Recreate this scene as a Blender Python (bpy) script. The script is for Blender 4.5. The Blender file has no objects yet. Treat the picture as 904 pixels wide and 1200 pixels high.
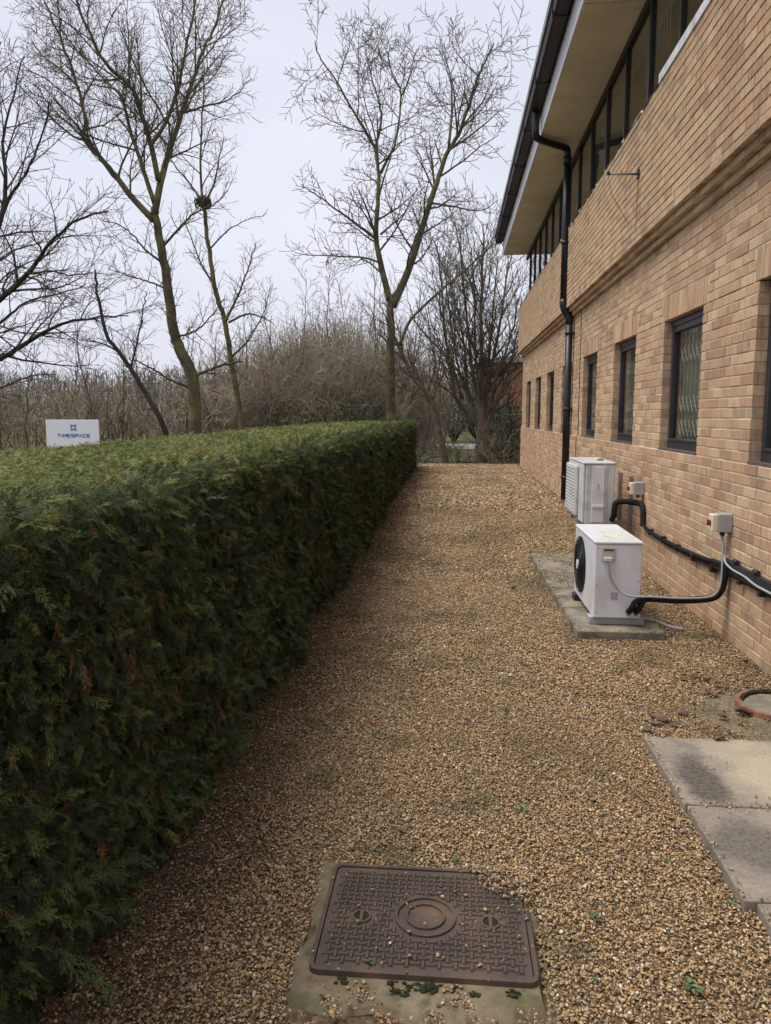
import bpy, bmesh, math, random
import numpy as np
from mathutils import Vector, Matrix, Euler, Quaternion
R = math.radians
rng = np.random.default_rng(7); random.seed(7)
scene = bpy.context.scene
COL = scene.collection

# ------------------------------------------------------------------ camera
CAM_H, PITCH, YAW = 1.60, R(7.268), R(4.969)
cd = bpy.data.cameras.new('camera'); cam = bpy.data.objects.new('camera', cd); COL.objects.link(cam)
cd.sensor_fit = 'VERTICAL'; cd.sensor_height = 24.0; cd.lens = 890/1200*24.0
cd.clip_start = 0.05; cd.clip_end = 3000
cam.location = (0, 0, CAM_H); cam.rotation_euler = (math.pi/2-PITCH, 0, YAW)
scene.camera = cam

# ------------------------------------------------------------------ sky and sun
SUN_EL, SUN_AZ = R(64), R(-100)         # azimuth from +Y towards +X: over the left shoulder
w = bpy.data.worlds.new('World'); scene.world = w; w.use_nodes = True
nt = w.node_tree; nt.nodes.clear()
out = nt.nodes.new('ShaderNodeOutputWorld'); bg = nt.nodes.new('ShaderNodeBackground')
sky = nt.nodes.new('ShaderNodeTexSky'); sky.sky_type = 'NISHITA'; sky.sun_disc = False
sky.sun_elevation = SUN_EL; sky.sun_rotation = SUN_AZ; sky.dust_density = 3.0
tc = nt.nodes.new('ShaderNodeTexCoord'); mp = nt.nodes.new('ShaderNodeMapping'); mp.inputs['Scale'].default_value = (1, 1, 2.6)
nz = nt.nodes.new('ShaderNodeTexNoise'); nz.inputs['Scale'].default_value = 1.6; nz.inputs['Detail'].default_value = 5
rmp = nt.nodes.new('ShaderNodeValToRGB')
rmp.color_ramp.elements[0].position = 0.3; rmp.color_ramp.elements[0].color = (3.32, 3.40, 3.95, 1)
rmp.color_ramp.elements[1].position = 0.72; rmp.color_ramp.elements[1].color = (4.05, 4.10, 4.52, 1)
mx = nt.nodes.new('ShaderNodeMix'); mx.data_type = 'RGBA'; mx.inputs[0].default_value = 0.93
nt.links.new(tc.outputs['Generated'], mp.inputs['Vector']); nt.links.new(mp.outputs[0], nz.inputs['Vector'])
nt.links.new(nz.outputs['Fac'], rmp.inputs[0]); nt.links.new(sky.outputs[0], mx.inputs[6]); nt.links.new(rmp.outputs[0], mx.inputs[7])
nt.links.new(mx.outputs[2], bg.inputs[0]); bg.inputs[1].default_value = 0.1; nt.links.new(bg.outputs[0], out.inputs[0])
sl = bpy.data.lights.new('sun', 'SUN'); so = bpy.data.objects.new('sun', sl); COL.objects.link(so)
sl.energy = 1.5; sl.angle = R(32); sl.color = (1.0, 0.95, 0.87)
sd = Vector((math.sin(SUN_AZ)*math.cos(SUN_EL), math.cos(SUN_AZ)*math.cos(SUN_EL), math.sin(SUN_EL)))
so.rotation_euler = sd.to_track_quat('Z', 'Y').to_euler(); so.location = sd*30
scene.view_settings.view_transform = 'Standard'; scene.view_settings.look = 'None'
scene.view_settings.gamma = 1; scene.view_settings.exposure = 1.12

# ------------------------------------------------------------------ pixel helper (photo 904x1200) to lay out far limbs at a chosen depth
F = 890.0
cf = np.array([-math.sin(YAW)*math.cos(PITCH), math.cos(YAW)*math.cos(PITCH), -math.sin(PITCH)])
cr = np.array([math.cos(YAW), math.sin(YAW), 0.0]); cu = np.cross(cr, cf)
def ony(x, y, Y):
    d = cf+(x-452)/F*cr-(y-600)/F*cu
    return np.array([0, 0, CAM_H])+d*(Y/d[1])
def proj(P):
    v = np.asarray(P, float)-np.array([0, 0, CAM_H]); d = v@cf
    return 452+F*(v@cr)/d, 600-F*(v@cu)/d, d

# ------------------------------------------------------------------ object helpers
ROOT = {}
class MB:
    def __init__(s): s.v = []; s.f = []; s.n = 0; s.sm = []
    def add(s, v, f, smooth=False):
        v = np.asarray(v, float).reshape(-1, 3); s.v.append(v)
        for q in f: s.f.append([i+s.n for i in q]); s.sm.append(smooth)
        s.n += len(v); return s
    def box(s, x0, x1, y0, y1, z0, z1, b=0.0):
        if b <= 0:
            v = [(x0,y0,z0),(x1,y0,z0),(x1,y1,z0),(x0,y1,z0),(x0,y0,z1),(x1,y0,z1),(x1,y1,z1),(x0,y1,z1)]
            return s.add(v, [(0,3,2,1),(4,5,6,7),(0,1,5,4),(1,2,6,5),(2,3,7,6),(3,0,4,7)])
        bm = bmesh.new(); bmesh.ops.create_cube(bm, size=1)
        for q in bm.verts: q.co = Vector(((x0+x1)/2+q.co.x*(x1-x0), (y0+y1)/2+q.co.y*(y1-y0), (z0+z1)/2+q.co.z*(z1-z0)))
        bmesh.ops.bevel(bm, geom=bm.edges[:], offset=b, segments=2, profile=0.5, affect='EDGES')
        bm.verts.index_update(); s.add([q.co[:] for q in bm.verts], [[q.index for q in f.verts] for f in bm.faces]); bm.free(); return s
    def tube(s, pts, rad, n=8, cap=True, smooth=True):
        P = np.asarray(pts, float); m = len(P)
        r = np.full(m, rad, float) if np.isscalar(rad) else np.asarray(rad, float)
        T = np.gradient(P, axis=0); T /= np.linalg.norm(T, axis=1)[:, None]+1e-9
        up = np.array([0, 0, 1.0]) if abs(T[0][2]) < 0.9 else np.array([1.0, 0, 0])
        a = np.cross(up, T[0]); a /= np.linalg.norm(a)+1e-9
        ang = np.arange(n)*2*math.pi/n; ca, sa = np.cos(ang)[:, None], np.sin(ang)[:, None]; V = []
        for i in range(m):
            a = a-T[i]*(a@T[i]); a /= np.linalg.norm(a)+1e-9; b = np.cross(T[i], a)
            V.append(P[i]+r[i]*(ca*a+sa*b))
        f = [(i*n+j, i*n+(j+1) % n, (i+1)*n+(j+1) % n, (i+1)*n+j) for i in range(m-1) for j in range(n)]
        s.add(np.concatenate(V), f, smooth)
        if cap:
            k = s.n-m*n; s.f.append([k+j for j in range(n-1, -1, -1)]); s.sm.append(False)
            k = s.n-n; s.f.append([k+j for j in range(n)]); s.sm.append(False)
        return s
    def disc(s, c, ax, r0, r1, h, n=32):       # annular or full disc of thickness h along axis ax
        ax = Vector(ax).normalized(); q = ax.to_track_quat('Z', 'Y'); V = []; c = Vector(c)
        for (rr, hh) in ((r0, 0), (r1, 0), (r1, h), (r0, h)):
            for j in range(n):
                t = 2*math.pi*j/n; V.append((c+q @ Vector((rr*math.cos(t), rr*math.sin(t), hh)))[:])
        f = []
        for k in range(4):
            if r0 <= 1e-6 and k == 3: continue
            k2 = (k+1) % 4
            for j in range(n): f.append((k*n+j, k*n+(j+1) % n, k2*n+(j+1) % n, k2*n+j))
        return s.add(V, f, False)
    def mesh(s, name, off=(0, 0, 0)):
        me = bpy.data.meshes.new(name)
        v = np.concatenate(s.v)-np.asarray(off, float) if s.v else np.zeros((0, 3))
        me.from_pydata(v.tolist(), [], s.f)
        if any(s.sm): me.polygons.foreach_set('use_smooth', s.sm)
        me.update(); return me
def tag(o, label=None, cat=None, group=None, kind=None):
    if label: o['label'] = label
    if cat: o['category'] = cat
    if group: o['group'] = group
    if kind: o['kind'] = kind
    return o
def thing(name, loc, label, cat, group=None):
    o = bpy.data.objects.new(name, None); COL.objects.link(o); o.location = loc; o.empty_display_size = 0.1
    ROOT[o.name] = np.array(loc, float); return tag(o, label, cat, group)
def obj(name, mb, mat, parent=None, kind=None, loc=None):
    off = ROOT[parent.name] if parent else (np.array(loc, float) if loc is not None else np.zeros(3))
    me = mb.mesh(name, off) if isinstance(mb, MB) else mb
    o = bpy.data.objects.new(name, me); COL.objects.link(o)
    if mat: me.materials.append(mat)
    if parent: o.parent = parent
    else: o.location = off
    ROOT[o.name] = off
    if kind: o['kind'] = kind
    return o

def smooth(pts, n=6):
    P = np.array(pts, float); Q = np.vstack([2*P[0]-P[1], P, 2*P[-1]-P[-2]]); o_ = []
    for i in range(1, len(Q)-2):
        for t in np.linspace(0, 1, n, endpoint=False):
            o_.append(.5*((2*Q[i])+(-Q[i-1]+Q[i+1])*t+(2*Q[i-1]-5*Q[i]+4*Q[i+1]-Q[i+2])*t*t+(-Q[i-1]+3*Q[i]-3*Q[i+1]+Q[i+2])*t**3))
    return np.array(o_+[P[-1]])

class Twigs:
    def __init__(s): s.V = []; s.Fa = []; s.n = 0
    def tube(s, P, r, n=3):
        m = len(P); T = np.gradient(P, axis=0); T /= np.linalg.norm(T, axis=1)[:, None]+1e-9
        ref = np.array([.31, .77, .56]) if abs(T[0] @ np.array([.31, .77, .56])) < .9 else np.array([1., 0, 0])
        a = np.cross(T, ref); a /= np.linalg.norm(a, axis=1)[:, None]+1e-9; b = np.cross(T, a)
        ang = np.arange(n)*2*math.pi/n
        V = P[:, None, :]+r[:, None, None]*(np.cos(ang)[None, :, None]*a[:, None, :]+np.sin(ang)[None, :, None]*b[:, None, :])
        i = np.arange(m-1)[:, None]*n; j = np.arange(n)[None, :]; j2 = (j+1) % n
        s.Fa.append((np.stack([i+j, i+j2, i+n+j2, i+n+j], 2).reshape(-1, 4)+s.n)); s.V.append(V.reshape(-1, 3)); s.n += m*n
    def mesh(s, name, off):
        me = bpy.data.meshes.new(name); V = np.concatenate(s.V)-off; Q = np.concatenate(s.Fa); nf = len(Q)
        me.vertices.add(len(V)); me.vertices.foreach_set('co', V.astype(np.float32).ravel()); me.loops.add(nf*4); me.loops.foreach_set('vertex_index', Q.astype(np.int32).ravel())
        me.polygons.add(nf); me.polygons.foreach_set('loop_start', np.arange(nf, dtype=np.int32)*4); me.polygons.foreach_set('use_smooth', np.ones(nf, bool))
        me.update(calc_edges=True); me.validate(); return me

# ------------------------------------------------------------------ material helpers
class NT:
    def __init__(s, name):
        s.m = bpy.data.materials.new(name); s.m.use_nodes = True; s.t = s.m.node_tree
        s.b = s.t.nodes['Principled BSDF']; s.out = s.t.nodes['Material Output']
    def n(s, t, **kw):
        q = s.t.nodes.new('ShaderNode'+t)
        for k, v in kw.items():
            if hasattr(q, k): setattr(q, k, v)
            else: q.inputs[k].default_value = v
        return q
    def l(s, a, b): s.t.links.new(a, b)
    def pos(s, scale=(1, 1, 1)):
        g = s.n('NewGeometry'); m = s.n('Mapping'); m.inputs['Scale'].default_value = scale
        s.l(g.outputs['Position'], m.inputs['Vector']); return m.outputs[0]
    def noise(s, scale, detail=4, vec=None, rough=0.55):
        q = s.n('TexNoise'); q.inputs['Scale'].default_value = scale; q.inputs['Detail'].default_value = detail
        q.inputs['Roughness'].default_value = rough; s.l(vec or s.pos(), q.inputs['Vector']); return q.outputs['Fac']
    def ramp(s, fac, stops, interp='LINEAR'):
        q = s.n('ValToRGB'); e = q.color_ramp.elements; q.color_ramp.interpolation = interp
        while len(e) < len(stops): e.new(0.5)
        for k, (p, c) in enumerate(stops):
            e[k].position = p; e[k].color = (*c, 1) if len(c) == 3 else c
        s.l(fac, q.inputs[0]); return q.outputs[0]
    def mix(s, fac, a, b, mode='MIX'):
        q = s.n('Mix'); q.data_type = 'RGBA'; q.blend_type = mode
        for sock, v in ((q.inputs[0], fac), (q.inputs[6], a), (q.inputs[7], b)):
            if hasattr(v, 'links'): s.l(v, sock)
            else: sock.default_value = v if not isinstance(v, tuple) else (*v, 1)[:4]
        return q.outputs[2]
    def math(s, op, a, b=0.0):
        q = s.n('Math'); q.operation = op
        for i, v in enumerate((a, b)):
            if hasattr(v, 'links'): s.l(v, q.inputs[i])
            else: q.inputs[i].default_value = v
        return q.outputs[0]
    def bump(s, h, strength=0.3, dist=0.01):
        q = s.n('Bump'); q.inputs['Strength'].default_value = strength; q.inputs['Distance'].default_value = dist
        s.l(h, q.inputs['Height']); s.l(q.outputs[0], s.b.inputs['Normal'])
    def done(s, col, rough=0.7, spec=0.3, metal=0.0):
        if hasattr(col, 'links'): s.l(col, s.b.inputs['Base Color'])
        else: s.b.inputs['Base Color'].default_value = (*col, 1)
        if hasattr(rough, 'links'): s.l(rough, s.b.inputs['Roughness'])
        else: s.b.inputs['Roughness'].default_value = rough
        s.b.inputs['Specular IOR Level'].default_value = spec; s.b.inputs['Metallic'].default_value = metal
        return s.m
def simple(name, col, rough=0.6, amt=0.2, scale=9, spec=0.3, metal=0, bump=0.15, bscale=60, dirt=None):
    q = NT(name); c = np.array(col)
    cc = q.ramp(q.noise(scale, 5), [(0.3, tuple(c*(1-amt))), (0.7, tuple(np.minimum(c*(1+amt), 0.95)))])
    if dirt: cc = q.mix(q.ramp(q.noise(dirt[1], 6), [(0.5, (0, 0, 0)), (0.68, (1, 1, 1))]), cc, dirt[0])
    if bump: q.bump(q.noise(bscale, 3), bump, 0.004)
    return q.done(cc, rough, spec, metal)

def brick_mat(name, per_object, red=0.0):
    q = NT(name)
    rv = q.n('ObjectInfo').outputs['Random'] if per_object else q.n('NewGeometry').outputs['Random Per Island']
    stops = [(0.0, (.32, .205, .125)), (0.08, (.53, .365, .22)), (0.30, (.64, .455, .275)), (0.50, (.57, .38, .225)),
             (0.66, (.69, .52, .33)), (0.78, (.52, .315, .19)), (0.88, (.385, .21, .13)), (0.94, (.67, .53, .345)), (1.0, (.35, .25, .175))]
    c = q.ramp(rv, stops)
    if red: # ground-floor courses carry more pink bricks
        f = q.math('MULTIPLY', q.ramp(q.math('FRACT', q.math('MULTIPLY', rv, 7.31)), [(0.42, (0, 0, 0)), (0.60, (1, 1, 1))]), red)
        c = q.mix(f, c, (.50, .28, .175))
        f = q.math('MULTIPLY', q.ramp(q.math('FRACT', q.math('MULTIPLY', rv, 23.7)), [(0.80, (0, 0, 0)), (0.90, (1, 1, 1))]), red)
        c = q.mix(f, c, (.29, .15, .105))
    streak = q.noise(1, 4, q.pos((60, 110, 7)), 0.6); c = q.mix(0.36, c, q.ramp(streak, [(0.36, (.22, .14, .095)), (0.60, (.74, .57, .375))]))
    c = q.mix(q.math('MULTIPLY', q.ramp(q.noise(42, 3), [(0.64, (0, 0, 0)), (0.74, (1, 1, 1))]), 0.6), c, (.16, .10, .065))
    c = q.mix(q.math('MULTIPLY', q.ramp(q.noise(0.55, 5), [(0.46, (0, 0, 0)), (0.72, (1, 1, 1))]), 0.22), c, (.30, .20, .13))
    c = q.mix(q.math('MULTIPLY', q.ramp(q.noise(1, 5, q.pos((3, 5, .5))), [(0.52, (0, 0, 0)), (0.72, (1, 1, 1))]), 0.28), c, (.24, .17, .115))   # rain streaks
    q.bump(q.mix(0.5, streak, q.noise(130, 3)), 0.8, 0.008)
    return q.done(c, 0.88, 0.15)
MAT = {}
MAT['brick_one'] = brick_mat('brick single', True, 0.85); MAT['brick_up'] = brick_mat('brick upper', False, 0.2); MAT['brick_low'] = brick_mat('brick lower', False, 0.85)
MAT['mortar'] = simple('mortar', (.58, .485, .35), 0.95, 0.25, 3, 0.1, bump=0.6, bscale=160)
MAT['mortar_up_shade'] = simple('upper mortar shade', (.40, .31, .21), 0.95, 0.25, 3, 0.1, bump=0.6, bscale=160)  # darker copy of the mortar: shade under the brick edges put into its colour
MAT['frame'] = simple('window frame', (.032, .030, .036), 0.42, 0.25, 6, 0.4, bump=0)
MAT['frame_up'] = simple('upper frame', (.030, .024, .026), 0.5, 0.3, 5, 0.35, bump=0)
MAT['sill'] = simple('clay sill', (.10, .075, .075), 0.7, 0.3, 12)
MAT['black_plastic'] = simple('black plastic', (.016, .017, .022), 0.38, 0.3, 4, 0.4, bump=0.05, dirt=((.035, .034, .034), 3))
MAT['lagging'] = simple('foam lagging', (.014, .014, .016), 0.75, 0.3, 20, 0.2, bump=0.4, bscale=90)
MAT['cable'] = simple('grey cable', (.33, .34, .36), 0.5, 0.1, 8)
MAT['gutter'] = simple('gutter', (.022, .019, .022), 0.5, 0.4, 2, 0.3, dirt=((.04, .035, .032), 1.2))
MAT['lilac'] = simple('fascia paint', (.78, .78, .86), 0.6, 0.12, 1.2, dirt=((.62, .61, .68), 2))
MAT['roof_edge'] = simple('roof edge', (.23, .235, .25), 0.55, 0.3, 2.5)
MAT['roof'] = simple('roof', (.12, .115, .12), 0.8, 0.3, 3)
MAT['soffit'] = simple('soffit board', (.80, .71, .55), 0.75, 0.12, 1.3, 0.2, bump=0.1, dirt=((.70, .60, .44), 1.4))
MAT['flash'] = simple('white flashing', (.70, .71, .74), 0.55, 0.2, 18, bump=0.5, bscale=30, dirt=((.30, .30, .31), 9))
MAT['acwhite'] = simple('ac paint', (.70, .71, .755), 0.42, 0.05, 4, 0.4, bump=0.03, dirt=((.60, .60, .62), 5))
MAT['accream'] = simple('ac paint aged', (.58, .59, .585), 0.5, 0.07, 4, 0.35, bump=0.03, dirt=((.43, .42, .40), 5))
MAT['acpanel'] = simple('ac panel', (.50, .46, .41), 0.5, 0.07, 6)
MAT['acdark'] = simple('ac dark', (.02, .02, .023), 0.5, 0.3, 9)
MAT['acfin'] = simple('ac fins', (.17, .18, .19), 0.45, 0.2, 20, metal=0.5)
MAT['steel'] = simple('galvanised', (.30, .31, .32), 0.5, 0.25, 14, metal=0.6)
MAT['isogrey'] = simple('isolator grey', (.36, .37, .38), 0.5, 0.08, 9)
MAT['isocream'] = simple('isolator cream', (.70, .64, .46), 0.5, 0.08, 9)
MAT['red'] = simple('red knob', (.22, .03, .02), 0.4, 0.1, 9)
MAT['terra'] = simple('terracotta', (.25, .115, .08), 0.8, 0.35, 18, bump=0.4)
MAT['sign'] = simple('sign white', (.78, .79, .83), 0.5, 0.03, 3, bump=0)
MAT['signblue'] = simple('sign blue', (.03, .16, .50), 0.5, 0.05, 3, bump=0)
MAT['interior'] = simple('interior', (.12, .10, .085), 0.9, 0.2, 2, bump=0)
MAT['blind'] = simple('blind', (.30, .275, .235), 0.85, 0.12, 3, bump=0)
MAT['grille'] = simple('grille', (.62, .63, .60), 0.5, 0.1, 7)
MAT['moss'] = simple('moss', (.024, .028, .012), 0.95, 0.5, 40, bump=0.9, bscale=120)
MAT['weed'] = simple('weed', (.115, .165, .075), 0.6, 0.35, 40, bump=0)
MAT['deadleaf'] = simple('dead leaf', (.17, .10, .06), 0.7, 0.4, 25, bump=0.3)
MAT['deadleaf_purple'] = simple('dead leaf purple', (.11, .078, .065), 0.75, 0.5, 25, bump=0.3)
MAT['nest'] = simple('nest', (.06, .042, .026), 0.95, 0.4, 20)
def iron():
    q = NT('cast iron')
    c = q.ramp(q.noise(7, 6), [(0.3, (.070, .056, .050)), (0.55, (.105, .078, .062)), (0.75, (.165, .105, .072))])
    c = q.mix(q.math('MULTIPLY', q.ramp(q.noise(60, 3), [(0.6, (0, 0, 0)), (0.75, (1, 1, 1))]), 0.5), c, (.17, .12, .09))
    q.bump(q.noise(220, 3), 0.4, 0.003); return q.done(c, 0.6, 0.35, 0.15)
MAT['iron'] = iron()
def concrete(name, base, stain, light, sc=2.2, moss=0.0):
    q = NT(name)
    c = q.mix(q.ramp(q.noise(sc, 6), [(0.40, (0, 0, 0)), (0.58, (1, 1, 1))]), base, light)
    c = q.mix(q.ramp(q.noise(sc*1.35, 5, q.pos((1.1, .8, 1))), [(0.53, (0, 0, 0)), (0.66, (1, 1, 1))]), c, stain)
    c = q.mix(0.3, c, q.ramp(q.noise(45, 5), [(0.3, tuple(np.array(base)*.5)), (0.7, tuple(np.array(light)*1.15))]))
    if moss: c = q.mix(q.math('MULTIPLY', q.ramp(q.noise(6, 6), [(0.5, (0, 0, 0)), (0.66, (1, 1, 1))]), moss), c, (.075, .085, .035))
    q.bump(q.noise(90, 5), 0.45, 0.005); return q.done(c, 0.9, 0.2)
def slabmat():
    q = NT('paving concrete')
    wob = q.n('TexNoise'); wob.inputs['Scale'].default_value = 3.2; wob.inputs['Detail'].default_value = 6; q.l(q.pos(), wob.inputs['Vector'])
    def blob(cx, cy, rx, ry, a, b):
        g_ = q.n('NewGeometry'); m = q.n('Mapping'); m.inputs['Location'].default_value = (-cx/rx, -cy/ry, 0); m.inputs['Scale'].default_value = (1/rx, 1/ry, 0); q.l(g_.outputs['Position'], m.inputs['Vector'])
        ln = q.n('VectorMath'); ln.operation = 'LENGTH'; q.l(m.outputs[0], ln.inputs[0])
        d = q.math('ADD', ln.outputs['Value'], q.math('MULTIPLY', q.math('SUBTRACT', wob.outputs['Fac'], 0.5), 2.2)); return q.ramp(d, [(a, (1, 1, 1)), (b, (0, 0, 0))])
    c = q.mix(q.ramp(q.noise(6, 6), [(0.35, (0, 0, 0)), (0.65, (1, 1, 1))]), (.20, .175, .155), (.30, .26, .215))
    c = q.mix(blob(1.38, 3.27, .27, .36, .45, 1.25), c, (.46, .39, .285))
    c = q.mix(q.math('MULTIPLY', blob(1.42, 2.80, .20, .14, .5, 1.0), .8), c, (.45, .37, .26))
    c = q.mix(blob(1.10, 3.27, .125, .30, .6, 1.25), c, (.065, .06, .057)); c = q.mix(q.math('MULTIPLY', blob(1.15, 2.68, .19, .24, .55, 1.25), .85), c, (.085, .08, .077))
    c = q.mix(.22, c, q.ramp(q.noise(55, 5), [(0.3, (.09, .08, .07)), (0.7, (.50, .43, .34))]))
    q.bump(q.noise(90, 5), 0.45, 0.005); return q.done(c, 0.9, 0.2)
MAT['slab'] = slabmat()
MAT['acslab'] = concrete('mossy concrete', (.185, .17, .14), (.10, .095, .08), (.31, .27, .21), 4.5, 0.4)
MAT['haunch'] = concrete('sandy concrete', (.17, .135, .088), (.09, .078, .05), (.25, .20, .135), 12, 0.8)
def gravel_floor():
    q = NT('gravel bed')
    v = q.n('TexVoronoi'); v.inputs['Scale'].default_value = 62; q.l(q.pos(), v.inputs['Vector'])
    c = q.ramp(q.math('FRACT', q.math('MULTIPLY', v.outputs['Color'], 3.7)), [(0, (.10, .07, .045)), (.35, (.17, .12, .075)), (.6, (.13, .085, .05)), (.8, (.24, .18, .12)), (1, (.07, .055, .04))])
    c = q.mix(q.math('MULTIPLY', q.ramp(q.noise(0.9, 6), [(0.5, (0, 0, 0)), (0.7, (1, 1, 1))]), 0.45), c, (.12, .105, .055))
    h = q.math('MULTIPLY', v.outputs['Distance'], -1.0); q.bump(h, 0.9, 0.012); return q.done(c, 0.85, 0.2)
MAT['gravelbed'] = gravel_floor()
def pebble():
    q = NT('pebbles'); a = q.n('Attribute'); a.attribute_type = 'INSTANCER'; a.attribute_name = 'col'
    c = q.ramp(a.outputs['Fac'], [(0, (.07, .05, .035)), (.10, (.17, .105, .06)), (.24, (.33, .21, .105)), (.40, (.46, .315, .17)), (.52, (.37, .22, .095)),
        (.64, (.53, .395, .23)), (.74, (.47, .27, .11)), (.82, (.62, .51, .35)), (.89, (.26, .205, .15)), (.95, (.41, .335, .25)), (1, (.76, .70, .59))])
    c = q.mix(q.math('MULTIPLY', q.ramp(q.noise(2.6, 6), [(0.55, (0, 0, 0)), (0.67, (1, 1, 1))]), 0.55), c, (.095, .105, .045))
    c = q.mix(q.math('MULTIPLY', q.ramp(q.noise(0.8, 6), [(0.46, (0, 0, 0)), (0.68, (1, 1, 1))]), 0.6), c, (.135, .10, .055))
    return q.done(c, 0.62, 0.3)
MAT['pebble'] = pebble()
def leafmat():
    q = NT('cypress spray'); a = q.n('Attribute'); a.attribute_type = 'INSTANCER'; a.attribute_name = 'col'
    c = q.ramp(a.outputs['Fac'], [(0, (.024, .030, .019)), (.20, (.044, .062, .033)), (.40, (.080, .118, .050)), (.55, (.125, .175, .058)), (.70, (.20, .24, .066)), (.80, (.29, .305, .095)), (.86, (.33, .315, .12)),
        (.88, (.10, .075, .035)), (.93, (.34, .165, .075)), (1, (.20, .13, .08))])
    tr = q.n('BsdfTranslucent'); q.l(c, tr.inputs[0]); ms = q.n('MixShader'); ms.inputs[0].default_value = 0.18
    m = q.done(c, 0.55, 0.28); q.l(q.b.outputs[0], ms.inputs[1]); q.l(tr.outputs[0], ms.inputs[2]); q.l(ms.outputs[0], q.out.inputs[0]); return m
MAT['spray'] = leafmat()
MAT['hedgetwig'] = simple('hedge twigs', (.20, .13, .08), 0.9, 0.4, 8, 0.1, bump=0)
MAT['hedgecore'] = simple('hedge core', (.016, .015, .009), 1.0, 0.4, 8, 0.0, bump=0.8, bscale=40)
def bark(name, a, b, lich):
    q = NT(name); c = q.ramp(q.noise(5, 5), [(0.35, a), (0.65, b)])
    c = q.mix(q.ramp(q.noise(2.3, 6), [(0.46, (0, 0, 0)), (0.64, (.85, .85, .85))]), c, lich)
    q.bump(q.noise(1, 4, q.pos((40, 40, 8))), 0.6, 0.02); return q.done(c, 0.95, 0.1)
MAT['bark'] = bark('bark olive', (.075, .064, .042), (.125, .108, .07), (.20, .18, .07))
MAT['bark_dark'] = bark('bark dark', (.040, .034, .028), (.068, .056, .045), (.075, .070, .045))
MAT['bark_grey'] = bark('bark grey brown', (.11, .088, .068), (.175, .14, .108), (.17, .155, .095))
MAT['twig_a'] = simple('twigs olive brown', (.105, .086, .058), 0.9, 0.35, 1.2, bump=0)
MAT['twig_dark'] = simple('twigs dark', (.075, .063, .052), 0.9, 0.3, 1.2, bump=0)
MAT['scrub'] = simple('scrub stems', (.36, .30, .235), 0.95, 0.4, 0.7, 0.1, bump=0)
MAT['scrub_red'] = simple('scrub stems red', (.36, .285, .23), 0.95, 0.35, 0.7, 0.1, bump=0)
MAT['scrub_olive'] = simple('scrub stems olive', (.26, .225, .155), 0.95, 0.35, 0.7, 0.1, bump=0)
MAT['evergreen'] = simple('evergreen leaves', (.045, .066, .028), 0.55, 0.6, 1.5, 0.3, bump=0)
MAT['olive_leaf'] = simple('olive leaves', (.115, .115, .05), 0.6, 0.5, 1.5, 0.3, bump=0)
MAT['grass'] = simple('rough grass', (.085, .085, .038), 0.95, 0.5, 1.1, 0.1, bump=0.8, bscale=12, dirt=((.12, .09, .055), 0.6))
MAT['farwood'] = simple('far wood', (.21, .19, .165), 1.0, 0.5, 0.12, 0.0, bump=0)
MAT['road'] = simple('road', (.24, .225, .20), 0.9, 0.15, 1)
MAT['house'] = simple('red brick far', (.26, .115, .075), 0.9, 0.2, 2)
MAT['houseroof'] = simple('far roof', (.09, .075, .06), 0.9, 0.2, 2)
MAT['houseglass'] = simple('far glass', (.05, .06, .07), 0.15, 0.1, 2, 0.5, bump=0)
def glass():
    q = NT('window glass'); q.t.nodes.remove(q.b)
    lw = q.n('LayerWeight'); lw.inputs[0].default_value = .5; fr_ = q.math('ADD', q.math('MULTIPLY', q.math('POWER', lw.outputs['Facing'], 5.0), .95), .045); gl = q.n('BsdfGlossy', Roughness=0.015); gl.inputs[0].default_value = (.92, .95, .95, 1)
    tr = q.n('BsdfTransparent'); tr.inputs[0].default_value = (.86, .87, .84, 1); ms = q.n('MixShader')
    bp = q.n('Bump', Strength=0.05, Distance=0.02); q.l(q.noise(1.3, 2), bp.inputs['Height']); q.l(bp.outputs[0], gl.inputs['Normal'])
    q.l(fr_, ms.inputs[0]); q.l(tr.outputs[0], ms.inputs[1]); q.l(gl.outputs[0], ms.inputs[2]); q.l(ms.outputs[0], q.out.inputs[0]); return q.m
MAT['glass'] = glass()

# ------------------------------------------------------------------ ground
def sstep(a, b, x): t = np.clip((np.asarray(x, float)-a)/(b-a), 0, 1); return t*t*(3-2*t)
def G(Y): return 0.13*sstep(8.0, 13.5, Y)
def grid(x0, x1, y0, y1, nx, ny, zf):
    xs = np.linspace(x0, x1, nx); ys = np.linspace(y0, y1, ny); X, Y = np.meshgrid(xs, ys)
    v = np.stack([X.ravel(), Y.ravel(), zf(X.ravel(), Y.ravel())], 1)
    f = [(j*nx+i, j*nx+i+1, (j+1)*nx+i+1, (j+1)*nx+i) for j in range(ny-1) for i in range(nx-1)]
    m = MB(); m.add(v, f, True); return m
def gz(X, Y): return G(Y)-0.03+1.3*sstep(60, 300, np.hypot(X, Y))
gm = MB()
ys = np.concatenate([np.linspace(-60, -4, 8), np.linspace(-3, 26, 40), np.linspace(30, 100, 12), np.array([150, 220, 300, 500, 900, 1800])])
xs = np.concatenate([np.array([-1500, -800, -400, -200, -100]), np.linspace(-60, 60, 31), np.array([100, 200, 400, 800, 1500])])
X, Y = np.meshgrid(xs, ys); nx, ny = len(xs), len(ys)
gm.add(np.stack([X.ravel(), Y.ravel(), gz(X.ravel(), Y.ravel())], 1), [(j*nx+i, j*nx+i+1, (j+1)*nx+i+1, (j+1)*nx+i) for j in range(ny-1) for i in range(nx-1)], True)
obj('ground', gm, MAT['grass'], kind='structure')
obj('gravel_path', grid(-1.5, 2.06, -2.0, 23.3, 8, 60, lambda X, Y: G(Y)-0.012), MAT['gravelbed'], kind='structure')
obj('road', grid(-14, 30, 34, 40, 12, 3, lambda X, Y: G(Y)-0.02), MAT['road'], kind='structure')

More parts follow.
